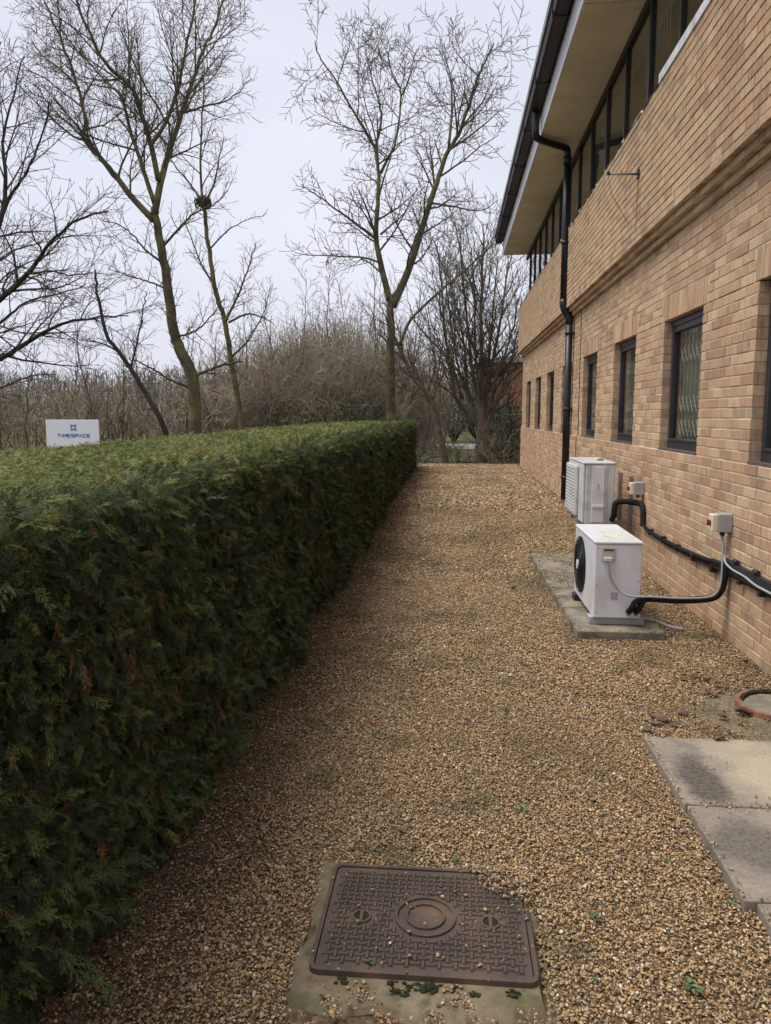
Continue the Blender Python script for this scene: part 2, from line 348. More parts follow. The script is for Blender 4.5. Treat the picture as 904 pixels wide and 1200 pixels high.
# geometry-node scatterer: one mesh holds the variants (vid>=0) and bare points (vid=-1)
def scatter(name, variants, pts, rot, scl, var, col, mat, parent=None, smooth=True):
    V = []; Fc = []; vid = []; n = 0
    for k, (v, f) in enumerate(variants):
        V.append(np.asarray(v, float)); Fc += [[i+n for i in q] for q in f]; vid += [k]*len(v); n += len(v)
    N = len(pts); off = ROOT[parent.name] if parent else np.zeros(3)
    V = np.concatenate(V+[pts-off]); me = bpy.data.meshes.new(name); me.from_pydata(V.tolist(), [], Fc)
    if smooth: me.polygons.foreach_set('use_smooth', [True]*len(Fc))
    def attr(nm, ty, prop, head, data):
        a = me.attributes.new(nm, ty, 'POINT'); a.data.foreach_set(prop, np.concatenate([head, data]).ravel())
    attr('vid', 'INT', 'value', np.array(vid, np.int32), np.full(N, -1, np.int32))
    attr('var', 'INT', 'value', np.zeros(n, np.int32), var.astype(np.int32))
    attr('col', 'FLOAT', 'value', np.zeros(n), col); attr('rot', 'FLOAT_VECTOR', 'vector', np.zeros((n, 3)), rot); attr('scl', 'FLOAT_VECTOR', 'vector', np.zeros((n, 3)), scl)
    o = obj(name, me, mat, parent, kind='stuff')
    t = bpy.data.node_groups.new('scatter '+name, 'GeometryNodeTree')
    t.interface.new_socket('Geometry', in_out='INPUT', socket_type='NodeSocketGeometry'); t.interface.new_socket('Geometry', in_out='OUTPUT', socket_type='NodeSocketGeometry')
    gi = t.nodes.new('NodeGroupInput'); go = t.nodes.new('NodeGroupOutput')
    def named(nm, ty): q = t.nodes.new('GeometryNodeInputNamedAttribute'); q.data_type = ty; q.inputs['Name'].default_value = nm; return q.outputs['Attribute']
    va = named('vid', 'INT'); jn = t.nodes.new('GeometryNodeJoinGeometry')
    def sep(k):
        c = t.nodes.new('FunctionNodeCompare'); c.data_type = 'INT'; c.operation = 'EQUAL'
        ii = [s for s in c.inputs if s.type == 'INT']; t.links.new(va, ii[0]); ii[1].default_value = k
        s = t.nodes.new('GeometryNodeSeparateGeometry'); s.domain = 'POINT'; t.links.new(gi.outputs[0], s.inputs['Geometry']); t.links.new(c.outputs[0], s.inputs['Selection']); return s.outputs['Selection']
    for k in range(len(variants)):
        g = t.nodes.new('GeometryNodeGeometryToInstance'); t.links.new(sep(k), g.inputs[0]); t.links.new(g.outputs[0], jn.inputs[0])
    ip = t.nodes.new('GeometryNodeInstanceOnPoints'); ip.inputs['Pick Instance'].default_value = True
    t.links.new(sep(-1), ip.inputs['Points']); t.links.new(jn.outputs[0], ip.inputs['Instance']); t.links.new(named('var', 'INT'), ip.inputs['Instance Index'])
    t.links.new(named('rot', 'FLOAT_VECTOR'), ip.inputs['Rotation']); t.links.new(named('scl', 'FLOAT_VECTOR'), ip.inputs['Scale'])
    t.links.new(ip.outputs[0], go.inputs[0])
    md = o.modifiers.new('scatter', 'NODES'); md.node_group = t; return o
def ico(sub, seed, amp):
    bm = bmesh.new(); bmesh.ops.create_icosphere(bm, subdivisions=sub, radius=1.0); r = np.random.default_rng(seed)
    k = r.normal(size=(4, 3))*1.3; ph = r.random(4)*6
    v = np.array([q.co[:] for q in bm.verts]); d = 1+amp*np.sin(v@k.T+ph).mean(1)*2
    f = [[q.index for q in p.verts] for p in bm.faces]; bm.free(); return v*d[:, None], f

# manhole cover footprint (a hair turned) and slabs: few stones lie there
MH = (-0.395, 0.262, 1.962, 2.482)
def in_rect(X, Y, r, e=0.0): return (X > r[0]-e) & (X < r[1]+e) & (Y > r[2]-e) & (Y < r[3]+e)
SLABS = [(0.957, 1.58, 3.005, 3.665), (0.965, 1.58, 2.385, 2.995), (1.000, 1.60, 1.70, 2.375)]
ACSLABS = [(0.915, 1.535, 5.42, 6.10), (0.905, 1.525, 6.112, 6.80), (0.90, 1.52, 6.815, 7.49), (0.895, 1.515, 7.503, 8.50)]
SURR = (-0.435, 0.30, 1.80, 2.50)
def edgenoise(X, Y): return 0.05*np.sin(X*23+1.3)*np.sin(Y*19)+0.03*np.sin(X*47+Y*31)
def stones(y0, y1, dens, s0, s1, x0=-1.25, x1=1.985):
    n = int((x1-x0)*(y1-y0)*dens); X = rng.uniform(x0, x1, n); Y = rng.uniform(y0, y1, n); Z = G(Y)+rng.uniform(-0.010, 0.006, n)
    keep = np.ones(n, bool); e = edgenoise(X, Y)
    onmh = in_rect(X, Y, MH, 0.012)
    dr_ = np.minimum(X-(0.09+0.85*(2.49-Y)+e*0.8), (Y-(2.27+e*0.6))*1.2); corner = rng.random(n) < np.clip(.5+dr_/.07, 0, 1)*np.clip((dr_+.05)/.03, 0, 1)        # drift of stones over the far right corner
    keep &= ~(onmh & ~corner & (rng.random(n) > 0.010)); Z = np.where(onmh, 0.036+rng.uniform(0, .008, n)*np.where(corner, 1.6, 0.3), Z)
    sur = in_rect(X, Y, SURR) & ~onmh
    front = sur & ((Y < 1.96) | ((X < -0.395) & (Y < 2.3)))
    keep &= ~(front & (e+ (Y-1.80)*0.4 > -0.012+rng.normal(0, .02, n))); Z = np.where(front, 0.02, Z)
    for s in SLABS+ACSLABS:
        q = in_rect(X, Y, s, 0.004); inner = in_rect(X, Y, s, -.018); keep &= ~(q & (rng.random(n) > np.where(inner, .16*(s in ACSLABS[2:])*(np.sin(X*9+Y*5) > -.2)+.006, .16))); Z = np.where(q, (0.042 if s in SLABS else 0.065), Z)
    sand = (np.hypot((X-1.76)/.42, (Y-4.05)/.42) < 0.95+e*3); keep &= ~(sand & (rng.random(n) > 0.12)); Z = np.where(sand, 0.02, Z)
    thin = np.sin(X*2.1+Y*1.3)*np.sin(X*3.7-Y*0.9+1); keep &= rng.random(n) < 0.93+0.07*thin
    X, Y, Z = X[keep], Y[keep], Z[keep]; n = len(X)
    s = rng.uniform(s0, s1, n)*rng.choice([0.6, .8, 1, 1, 1.25], n)
    return np.stack([X, Y, Z], 1), rng.uniform(-1, 1, (n, 3))*np.array([.6, .6, 3.14]), np.stack([s, s*rng.uniform(.5, .95, n), s*rng.uniform(.4, .7, n)], 1)
parts = [stones(1.2, 4.2, 25000, .0030, .0058), stones(4.2, 7.5, 13500, .0044, .0074), stones(7.5, 12, 5200, .007, .0108), stones(12, 23.2, 1200, .014, .019)]
P_, R_, S_ = [np.concatenate(q) for q in zip(*parts)]
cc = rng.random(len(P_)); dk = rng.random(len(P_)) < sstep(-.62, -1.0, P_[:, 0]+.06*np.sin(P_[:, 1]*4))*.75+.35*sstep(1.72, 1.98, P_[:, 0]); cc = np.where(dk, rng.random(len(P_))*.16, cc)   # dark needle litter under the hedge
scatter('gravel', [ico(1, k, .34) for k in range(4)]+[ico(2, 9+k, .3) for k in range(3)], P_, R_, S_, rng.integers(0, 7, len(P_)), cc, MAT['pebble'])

# ------------------------------------------------------------------ office building
B = thing('office_building', (2.0, 11.0, 0), 'long two storey buff brick office with dark windows and deep eaves', 'building')
WX, UX, PX = 2.0, 1.856, 1.975
BY0, BY1 = -0.295, 22.265
Z0, C = 0.0, 0.075
SILL, HEAD = Z0+17*C, Z0+33*C
CORN = Z0+43*C; CD = 0.06
UTOP = CORN+3*CD+16*C
WIN = [(7.58+2.25*k-1.125, 7.58+2.25*k) for k in range(-2, 7)]
bricks = []             # (xface, yc, zc, length, height, zone)
def course(xf, z, spans, shift, zone, h=0.065):
    for (a, b) in spans:
        k0 = math.floor((a-shift)/0.225)-1
        for k in range(k0, k0+int((b-a)/0.225)+4):
            y0 = max(shift+k*0.225+0.005, a+0.005 if a > BY0+.01 else a); y1 = min(shift+k*0.225+0.22, b-0.005 if b < BY1-.01 else b)
            if y1-y0 > 0.04: bricks.append((xf, (y0+y1)/2, z+C/2, y1-y0, h, zone))
full = [(BY0, BY1)]; piers = []; p = BY0
for a, b in WIN: piers.append((p, a)); p = b
piers.append((p, BY1))
SH = 7.58
for i in range(-2, 17): course(PX, Z0+i*C, full, SH+0.1125*(i % 2), 'low')
for i in range(17, 33): course(WX, Z0+i*C, piers, SH+0.1125*(i % 2), 'low')
for i in range(33, 36):
    sp = []; p = BY0
    for a, b in WIN: sp.append((p, a-0.075)); p = b+0.075
    sp.append((p, BY1)); course(WX, Z0+i*C, sp, SH+0.1125*(i % 2), 'low')
for a, b in WIN:
    for k in range(17): bricks.append((WX, a-0.075+0.075*(k+.5), HEAD+0.1125, 0.065, 0.215, 'low'))
for i in range(36, 43): course(WX, Z0+i*C, full, SH+0.1125*(i % 2), 'low')
for i in range(3): course(WX-0.048*(i+1), CORN+i*CD-.0075, full, SH+0.1125*(i % 2), 'low', 0.052)
for i in range(16): course(UX, CORN+3*CD+i*C, full, SH+0.1125*(i % 2), 'up')
def brick_verts(L, h, d=0.1):
    c = 0.003; l2, h2 = L/2, h/2   # local: face at x=0 pointing -X, body to +d
    v = [(0, -l2+c, -h2+c), (0, l2-c, -h2+c), (0, l2-c, h2-c), (0, -l2+c, h2-c),
         (c, -l2, -h2), (c, l2, -h2), (c, l2, h2), (c, -l2, h2), (d, -l2, -h2), (d, l2, -h2), (d, l2, h2), (d, -l2, h2)]
    f = [(3, 2, 1, 0), (0, 1, 5, 4), (1, 2, 6, 5), (2, 3, 7, 6), (3, 0, 4, 7), (4, 5, 9, 8), (5, 6, 10, 9), (6, 7, 11, 10), (7, 4, 8, 11)]
    return np.array(v), f
def wallcore(spec): m = MB(); [m.box(*q) for q in spec]; return m
g = 0.005
low = obj('ground_floor_wall', wallcore([(PX+g, 2.30, BY0, BY1, -0.3, SILL-g)]+[(WX+g, 2.30, a+(.012 if a > BY0 else 0), b-(.012 if b < BY1 else 0), SILL-g, HEAD) for a, b in piers]
    + [(WX+g, 2.30, BY0, BY1, HEAD+.006, CORN)]+[(WX-0.048*(i+1)+g, 2.30, BY0, BY1, CORN+i*CD+.004, CORN+(i+1)*CD+.004) for i in range(3)]), MAT['mortar'], B)
upw = obj('upper_wall', wallcore([(UX+.006, 2.30, BY0, BY1, CORN+3*CD+.004, UTOP-.004)]), MAT['mortar_up_shade'], B)
area = []
for q in bricks:
    x, y, z, L, h, zn = q
    if y < 1: area.append(0); continue
    u, v_, d = proj((x, y, z)); ok = 0 < u < 904 and 0 < v_ < 1200
    u0, v0, _ = proj((x, y-L/2, z)); u1, v1, _ = proj((x, y+L/2, z)); area.append(abs(u1-u0)*h*F/d if ok else 0)
pick = set(np.argsort(area)[::-1][:300].tolist()); cache = {}
stuff = {'low': MB(), 'up': MB()}
for i, (x, y, z, L, h, zn) in enumerate(bricks):
    jx = rng.normal(0, .0013)
    if i in pick:
        key = (round(L, 3), round(h, 3))
        if key not in cache:
            v, f = brick_verts(L, h); m = MB(); m.add(v, f); cache[key] = m.mesh('brick'); cache[key].materials.append(MAT['brick_one'])
        o = bpy.data.objects.new('brick', cache[key]); COL.objects.link(o); o.parent = low if zn == 'low' else upw
        o.location = (x+jx-2.0, y-11.0, z); o.rotation_euler = (rng.normal(0, .004), 0, rng.normal(0, .003))
    else:
        v, f = brick_verts(L, h); stuff[zn].add(v+np.array([x+jx, y, z+rng.normal(0, .0008)]), f)
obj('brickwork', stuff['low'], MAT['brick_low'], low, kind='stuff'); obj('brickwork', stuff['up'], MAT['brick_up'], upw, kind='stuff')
# shell: end wall, inner rooms, floors
obj('end_wall', wallcore([(2.302, 9.0, BY1-.12, BY1-.004, -0.3, UTOP+1.2), (2.302, 9.0, BY0+.004, BY0+.12, -0.3, UTOP+1.2)]), MAT['house'], B)
obj('inner_wall', wallcore([(3.9, 9.0, BY0+.13, BY1-.13, -0.3, 5.9)]), MAT['interior'], B)
obj('floor_slab', wallcore([(2.303, 3.9, BY0+.13, BY1-.13, 2.75, 3.25), (2.303, 3.9, BY0+.13, BY1-.13, -0.2, 0.1)]), MAT['interior'], B)
# ground-floor windows
for k, (a, b) in enumerate(WIN):
    if b < 2.0: continue
    wd = obj('window', wallcore([(2.077, 2.140, a+.002, a+.055, SILL+.002, HEAD), (2.077, 2.140, b-.055, b-.002, SILL+.002, HEAD),
        (2.077, 2.140, a+.055, b-.055, HEAD-.085, HEAD), (2.077, 2.140, a+.055, b-.055, SILL+.002, SILL+.085), (2.064, 2.077, a+.02, b-.02, HEAD-.05, HEAD-.001)]), MAT['frame'], B)
    m = MB(); i0, i1, j0, j1 = a+.055, b-.055, SILL+.085, HEAD-.085; t = .022
    m.box(2.069, 2.110, i0, i0+t, j0, j1, .004); m.box(2.069, 2.110, i1-t, i1, j0, j1, .004); m.box(2.069, 2.110, i0+t, i1-t, j0, j0+t, .004); m.box(2.069, 2.110, i0+t, i1-t, j1-t, j1, .004)
    obj('glazing_bead', m, MAT['frame'], wd)
    obj('pane', wallcore([(2.100, 2.106, i0+.01, i1-.01, j0+.01, j1-.01)]), MAT['glass'], wd)
    obj('sill', wallcore([(1.992, 2.076, a+.003, b-.003, SILL-.004, SILL+.014)]), MAT['sill'], wd)
    m = MB(); ns = 9; wdt = (i1-i0)
    for q in range(ns+1):            # folding security grille: uprights and crossing links
        y = i0+wdt*q/ns; m.box(2.152, 2.160, y-.006, y+.006, j0-.02, j1+.02)
    for q in range(ns):
        y0_, y1_ = i0+wdt*q/ns, i0+wdt*(q+1)/ns
        for zc in (j0+.12, j0+.34, j0+.80):
            for s in (-1, 1): m.tube([(2.148, y0_, zc-.075*s), (2.148, y1_, zc+.075*s)], .005, 4, False, False)
    obj('security_grille', m, MAT['grille'], wd)
    m = MB()
    for q in range(11):
        y = i0+wdt*(q+.3)/10; c_, s_ = .058*math.cos(-.22), .058*math.sin(-.22)
        m.add([(2.20-s_, y-c_, j0-.05), (2.20+s_, y+c_, j0-.05), (2.20+s_, y+c_, j1+.05), (2.20-s_, y-c_, j1+.05)], [(0, 1, 2, 3)])
    obj('vertical_blind', m, MAT['blind'], wd)
# upper strip window
UH = 5.955
us = obj('strip_window', wallcore([(2.0, 2.07, BY0, BY1-.2, UH-.09, UH), (2.0, 2.07, BY0, BY1-.2, UTOP-.02, UTOP+.06)]), MAT['frame_up'], B)
ml = [(8.66+2.25*k, .066) for k in range(-4, 6)]+[(9.78+2.25*k, .038) for k in range(-4, 6)]; ml.sort()
for y, t in ml: obj('mullion', wallcore([(2.003, 2.066, y-t/2, y+t/2, UTOP+.06, UH-.09)]), MAT['frame_up'], us)
for (y0, t0), (y1, t1) in zip(ml[:-1], ml[1:]): obj('pane', wallcore([(2.03, 2.036, y0+t0/2, y1-t1/2, UTOP+.06, UH-.09)]), MAT['glass'], us)
m = MB()
for (y0, t0), (y1, t1) in zip(ml[:-1], ml[1:]):
    if rng.random() < .7:
        n = 9; top = UH-.05; bot = UTOP+.0+(0.0 if rng.random() < .6 else 0.5*rng.random())
        for q in range(n):
            y = y0+(y1-y0)*(q+.5)/n; m.add([(2.20, y-.05, bot), (2.24, y+.05, bot), (2.24, y+.05, top), (2.20, y-.05, top)], [(0, 1, 2, 3)])
obj('vertical_blind', m, MAT['blind'], us)
fl = MB(); y = BY0
while y < BY1-.3:               # ragged white flashing dressed over the wall head
    L = rng.uniform(.18, .5); big = (y < 7.55)
    if big: fl.box(UX-.012, UX+.10, y, y+L-.001, UTOP-.004, UTOP+.075)
    elif rng.random() < .72:
        h = rng.uniform(.015, .06); fl.add(np.array([(UX-.01-rng.uniform(0, .012), y, UTOP-.006), (UX-.01, y+L*.9, UTOP-.004), (UX+.02, y+L*.8, UTOP+h), (UX+.01, y+L*.1, UTOP+h*rng.uniform(.4, 1)), (UX+.09, y, UTOP+.02), (UX+.09, y+L*.9, UTOP+.02)]), [(0, 1, 2, 3), (3, 2, 5, 4), (0, 3, 4), (1, 5, 2)])
    y += L
obj('flashing', fl, MAT['flash'], us)
# eaves
rf = obj('roof', MB().add([(1.136, BY0-.5, 6.50), (1.136, BY1-.4, 6.50), (9.5, BY1-.4, 9.0), (9.5, BY0-.5, 9.0), (1.136, BY0-.5, 6.46), (1.136, BY1-.4, 6.46), (9.5, BY1-.4, 8.96), (9.5, BY0-.5, 8.96)],
    [(0, 1, 2, 3), (7, 6, 5, 4), (0, 4, 5, 1), (1, 5, 6, 2), (3, 2, 6, 7), (0, 3, 7, 4)]), MAT['roof'], B)
EY1 = 21.8
obj('roof_edge', MB().box(1.098, 1.134, BY0-.5, EY1, 6.395, 6.50), MAT['roof_edge'], rf)
y = BY0-.5
while y < EY1-.1:
    y1 = min(y+2.42, EY1); obj('soffit_board', MB().box(1.362, 2.30, y+.006, y1-.006, 5.957+rng.uniform(0, .003), 5.975), MAT['soffit'], rf); y = y1
obj('fascia', MB().box(1.335, 1.361, BY0-.5, EY1, 5.945, 6.455), MAT['lilac'], rf)
obj('soffit_backing', MB().box(1.362, 2.3, BY0-.5, EY1-.01, 5.98, 6.44), MAT['interior'], rf)
m = MB(); xs_ = [(1.125, 6.392), (1.128, 6.31), (1.142, 6.275), (1.17, 6.26), (1.29, 6.26), (1.315, 6.275), (1.328, 6.31), (1.330, 6.392)]
v = [(x, yy, z) for yy in (BY0-.5, EY1-.02) for x, z in xs_]; n = len(xs_)
m.add(v, [(i, i+1, n+i+1, n+i) for i in range(n-1)]+[tuple(range(n-1, -1, -1)), tuple(range(n, 2*n))]); gt = obj('gutter', m, MAT['gutter'], rf)
y = 0.6
while y < EY1:
    m = MB(); m.box(1.117, 1.3335, y-.02, y+.02, 6.25, 6.39); obj('gutter_bracket', m, MAT['gutter'], gt); y += 1.83

# ------------------------------------------------------------------ rainwater pipe
DY = 13.1
D = thing('drainpipe', (1.92, DY, .13), 'black plastic drainpipe with swan neck running down the brick wall', 'drainpipe')
obj('pipe', MB().tube([(1.92, DY, .14), (1.92, DY, 3.16)], .058, 14), MAT['black_plastic'], D)
obj('pipe', MB().tube([(1.812, DY, 3.40), (1.812, DY, 5.74)], .054, 14), MAT['black_plastic'], D)
obj('offset_bend', MB().tube([(1.92, DY, 3.10), (1.92, DY, 3.20), (1.885, DY, 3.26), (1.835, DY, 3.34), (1.812, DY, 3.42), (1.812, DY, 3.5)], .064, 14), MAT['black_plastic'], D)
obj('swan_neck', MB().tube(smooth([(1.812, DY, 5.70), (1.812, DY, 5.80), (1.775, DY-.04, 5.86), (1.52, DY-.24, 5.87), (1.30, DY-.45, 5.875), (1.25, DY-.50, 5.92), (1.24, DY-.52, 6.02), (1.235, DY-.52, 6.27)], 4), .055, 12), MAT['black_plastic'], D)
obj('collar', MB().tube([(1.812, DY, 5.62), (1.812, DY, 5.74)], .066, 14), MAT['black_plastic'], D)
for z, x in ((2.95, 1.92), (1.7, 1.92), (.55, 1.92), (4.4, 1.812)):
    m = MB(); m.tube([(x, DY, z-.025), (x, DY, z+.025)], .066, 14); m.box(x+.03, x+.10, DY-.1, DY+.1, z-.015, z+.015); obj('bracket', m, MAT['black_plastic'], D)
obj('clay_socket', MB().tube([(1.92, DY, .10), (1.92, DY, .17)], .085, 16), MAT['terra'], D)

# thin cable down the wall joint, and the stay rod with its wire
tag(obj('wall_cable', MB().tube([(1.968, 12.35, .2), (1.968, 12.35, 1.275)], .006, 5).tube([(1.993, 12.35, 1.27), (1.993, 12.35, 3.225)], .006, 5), MAT['sill']), 'thin dark cable clipped upright on the wall beside the drainpipe', 'cable')
Rd = thing('stay_rod', (1.856, 8.25, 4.02), 'thin metal rod sticking out of the upper brick wall', 'rod')
obj('rod', MB().tube([(1.854, 8.25, 4.02), (1.53, 8.15, 4.0)], .011, 8), MAT['steel'], Rd)
obj('wall_plate', MB().box(1.839, 1.855, 8.21, 8.29, 3.98, 4.06, .003), MAT['black_plastic'], Rd)
obj('clip', MB().box(1.52, 1.55, 8.135, 8.165, 3.988, 4.022, .006), MAT['black_plastic'], Rd)
obj('wire', MB().tube([(2.0, 8.05, 4.9), (1.80, 8.10, 4.45), (1.53, 8.15, 4.02), (1.60, 8.3, 3.85), (1.848, 8.6, 3.62)], .0026, 5).tube([(1.848, 8.25, 4.0), (1.848, 8.24, 3.7), (1.848, 8.26, 3.46)], .0022, 5), MAT['black_plastic'], Rd)

# ------------------------------------------------------------------ paving under the condensers and by the wall
labs = ['mossy concrete slab under the front of the fan unit', 'mossy concrete slab under the back of the fan unit', 'concrete slab behind the fan unit, stones scattered on it', 'long worn slab at the far end of the row, half under stones']
for s, lb in zip(ACSLABS, labs): tag(obj('paving_slab', MB().box(s[0], s[1], s[2], s[3], -0.02, .058, .006), MAT['acslab'], loc=((s[0]+s[1])/2, (s[2]+s[3])/2, 0)), lb, 'slab', 'slabs under the condensers')
labs = ['pale stained paving slab beside the clay drain ring', 'grey paving slab between two others, dark mottled stain', 'chipped grey paving slab, last of its row of three']
for s, lb in zip(SLABS, labs): tag(obj('paving_slab', MB().box(s[0], s[1], s[2], s[3], -0.03, .034, .006), MAT['slab'], loc=((s[0]+s[1])/2, (s[2]+s[3])/2, 0)), lb, 'slab', 'paving slabs laid in the gravel by the wall')

# ------------------------------------------------------------------ near condenser
def spiral_fan(parent, x, yc, zc, r, mat_disc, hub):
    obj('fan_recess', MB().disc((x-.001, yc, zc), (-1, 0, 0), 0, r, .006, 48), MAT['acdark'], parent)
    gq = MB()
    for k in range(9):
        rr = r*(.16+.84*k/8); pts = [(x-.016-.008*(1-(rr/r)**2), yc+rr*math.cos(t), zc+rr*math.sin(t)) for t in np.linspace(0, 2*math.pi, 41)]; gq.tube(pts, .0026, 4, False)
    for k in range(12):
        t = 2*math.pi*k/12; gq.tube([(x-.026, yc+r*.12*math.cos(t), zc+r*.12*math.sin(t)), (x-.008, yc+r*math.cos(t), zc+r*math.sin(t))], .003, 4, False)
    obj('fan_guard', gq, MAT['black_plastic'], parent)
    fb = MB()
    for k in range(3):
        t = 2*math.pi*k/3+.4; v = []
        for rr, dw in ((.18, .25), (.5, .48), (.92, .55)):
            for s, xx in ((-1, -.002), (1, -.011)): v.append((x-.006+xx*.3, yc+r*rr*math.cos(t+s*dw), zc+r*rr*math.sin(t+s*dw)))
        fb.add(v, [(0, 1, 3, 2), (2, 3, 5, 4)])
    obj('fan_blades', fb, MAT['frame'], parent)
    obj('fan_hub', MB().disc((x-.022, yc, zc), (-1, 0, 0), 0, r*.17, .010, 24), hub, parent)
ax0, ax1, ay0, ay1, az0, az1 = 1.052, 1.388, 5.57, 6.46, .118, .690
A = thing('condenser_unit', (1.22, 6.0, .058), 'white condenser with round black fan guard standing on a mossy slab', 'air conditioner')
obj('casing', MB().box(ax0, ax1, ay0, ay1, az0, az1-.024, .008), MAT['acwhite'], A)
obj('lid', MB().box(ax0-.006, ax1+.004, ay0-.006, ay1+.006, az1-.023, az1, .009), MAT['acwhite'], A)
def ac_lid_moss():
    m = MB(); cx, cy = 1.235, 5.98; v = [(cx, cy, az1+.0025)]
    for k in range(36): t = k*math.pi/18; r_ = .8+.2*math.sin(3*t+1)+.12*math.sin(7*t); v.append((cx+.105*r_*math.cos(t), cy+.30*r_*math.sin(t), az1+.0012))
    m.add(v, [(0, 1+k, 1+(k+1) % 36) for k in range(36)]); return m
lq = NT('algae'); MAT['algae'] = lq.done(lq.ramp(lq.noise(16, 6), [(.35, (.66, .67, .70)), (.55, (.56, .58, .48)), (.72, (.42, .46, .28))]), .8)
obj('algae_patch', ac_lid_moss(), MAT['algae'], A)
spiral_fan(A, ax0, 6.16, .405, .225, None, MAT['acwhite'])
pn = obj('service_panel', MB().box(1.098, 1.196, ay0-.007, ay0-.0005, .545, .645, .002), MAT['acpanel'], A)
obj('panel_grip', MB().box(1.112, 1.182, ay0-.010, ay0-.0072, .622, .632), MAT['frame'], pn)
obj('cable_gland_box', MB().box(1.110, 1.172, ay0-.030, ay0-.0072, .545, .574, .005), MAT['accream'], pn)
obj('rating_plate', MB().box(1.172, 1.222, ay0-.0025, ay0-.0004, .258, .312), MAT['isogrey'], A)
for x, z in ((ax0+.02, .16), (ax0+.02, .36), (ax0+.02, .64), (ax1-.02, .64), (ax1-.02, .4)): obj('screw', MB().disc((x, ay0-.0004, z), (0, -1, 0), 0, .005, .002, 10), MAT['steel'], A)
for y in (5.60, 6.32): obj('mounting_foot', MB().box(1.03, 1.43, y, y+.11, .0585, .117, .008), MAT['frame' if y > 6 else 'isogrey'], A)
for x in (1.300, 1.352): obj('valve', MB().tube([(x, ay0-.002, .165), (x, ay0-.035, .165)], .016, 10).tube([(x, ay0-.025, .145), (x, ay0-.025, .185)], .011, 8), MAT['steel'], A)
# ------------------------------------------------------------------ wall-hung condenser
bx0, bx1, by0, by1, bz0, bz1 = 1.372, 1.715, 8.14, 9.12, .452, 1.108
A2 = thing('condenser_unit', (1.55, 8.6, .45), 'pale grey condenser on wall brackets with ribbed end panel', 'air conditioner')
obj('casing', MB().box(bx0+.04, bx1, by0, by1, bz0, bz1-.022, .012), MAT['accream'], A2)
obj('lid', MB().box(bx0+.01, bx1+.005, by0-.006, by1+.006, bz1-.021, bz1, .009), MAT['accream'], A2)
obj('front_panel', MB().box(bx0+.012, bx0+.039, by0+.01, by1-.01, bz0+.01, bz1-.024, .010), MAT['accream'], A2)
fp = obj('fan_surround', MB().box(bx0-.028, bx0+.011, by0+.26, by1-.05, bz0+.05, bz1-.05, .018), MAT['accream'], A2)
sl_ = MB()
for k in range(14): z = bz0+.09+k*.036; sl_.box(bx0-.034, bx0-.0285, by0+.30, by1-.09, z, z+.016)
obj('louvre', sl_, MAT['accream'], fp)
obj('end_panel', MB().box(bx0+.105, bx0+.235, by0-.012, by0-.0005, bz0+.02, bz1-.045, .004), MAT['acwhite'], A2)
obj('grip_pocket', MB().box(bx0+.112, bx0+.228, by0-.024, by0-.0125, bz0+.175, bz0+.205, .004), MAT['acwhite'], A2)
obj('corner_rib', MB().box(bx0+.247, bx0+.257, by0-.010, by0-.0005, bz0+.02, bz1-.03), MAT['accream'], A2)
obj('data_label', MB().box(bx0+.160, bx0+.180, by0-.0145, by0-.0125, bz0+.38, bz0+.43), MAT['acpanel'], A2)
for y in (8.46, 9.0):
    b_ = obj('wall_bracket', MB().box(1.936, 1.974, y-.022, y+.022, .34, .94), MAT['steel'], A2)
    obj('bracket_arm', MB().box(bx0+.03, 1.9355, y-.02, y+.02, .41, .4515), MAT['steel'], b_)
obj('moss_clump', MB().add(*(lambda q: (q[0]*np.array([.03, .05, .015])+np.array([1.62, 8.5, bz1+.006]), q[1]))(ico(2, 3, .4)), True), MAT['deadleaf'], A2)
# ------------------------------------------------------------------ isolators, pipes and trunking
def isolator(y, z, label):
    t = thing('isolator_switch', (1.95, y, z), label, 'switch')
    obj('box', MB().box(1.875, 1.972, y-.05, y+.05, z-.065, z+.065, .006), MAT['isogrey'], t)
    obj('cover', MB().box(1.835, 1.8745, y-.047, y+.047, z-.06, z+.06, .006), MAT['isocream'], t)
    obj('knob', MB().tube([(1.834, y, z), (1.822, y, z)], .02, 16).box(1.812, 1.823, y-.006, y+.006, z-.022, z+.022, .003), MAT['red'], t)
    obj('gland', MB().tube([(1.92, y+.015, z-.065), (1.92, y+.015, z-.09)], .013, 10).tube([(1.92, y-.02, z-.065), (1.92, y-.02, z-.09)], .013, 10), MAT['black_plastic'], t)
isolator(8.0, .85, 'grey and cream isolator switch above the bent black pipe'); isolator(5.52, .845, 'grey and cream isolator switch with two grey cables below')
tag(obj('refrigerant_pipe', MB().tube(smooth([(1.69, 8.11, .50), (1.70, 8.07, .56), (1.705, 8.06, .66), (1.73, 8.055, .70), (1.80, 8.03, .71), (1.90, 8.0, .70), (1.945, 7.94, .69), (1.95, 7.88, .64), (1.95, 7.86, .56), (1.95, 7.84, .48)], 5), .030, 10), MAT['lagging']), 'black lagged pipe bending from the wall-hung condenser to the brick wall', 'pipe')
ct = thing('cable_tray', (1.955, 6.2, .5), 'black pipe trunking clipped along the foot of the brick wall', 'trunking')
obj('pipe_run', MB().tube(smooth([(1.95, 7.86, .50), (1.948, 7.6, .466), (1.950, 6.8, .468), (1.948, 6.0, .50), (1.950, 5.55, .535), (1.950, 4.6, .535), (1.95, 3.2, .54), (1.95, 2.0, .54)], 6), .018, 8).tube(smooth([(1.955, 7.8, .47), (1.957, 7.0, .44), (1.957, 6.0, .47), (1.957, 5.0, .50), (1.957, 2.0, .51)], 6), .015, 8), MAT['lagging'], ct)
obj('trunking', MB().box(1.938, 1.973, 2.0, 5.56, .505, .585, .004), MAT['black_plastic'], ct)
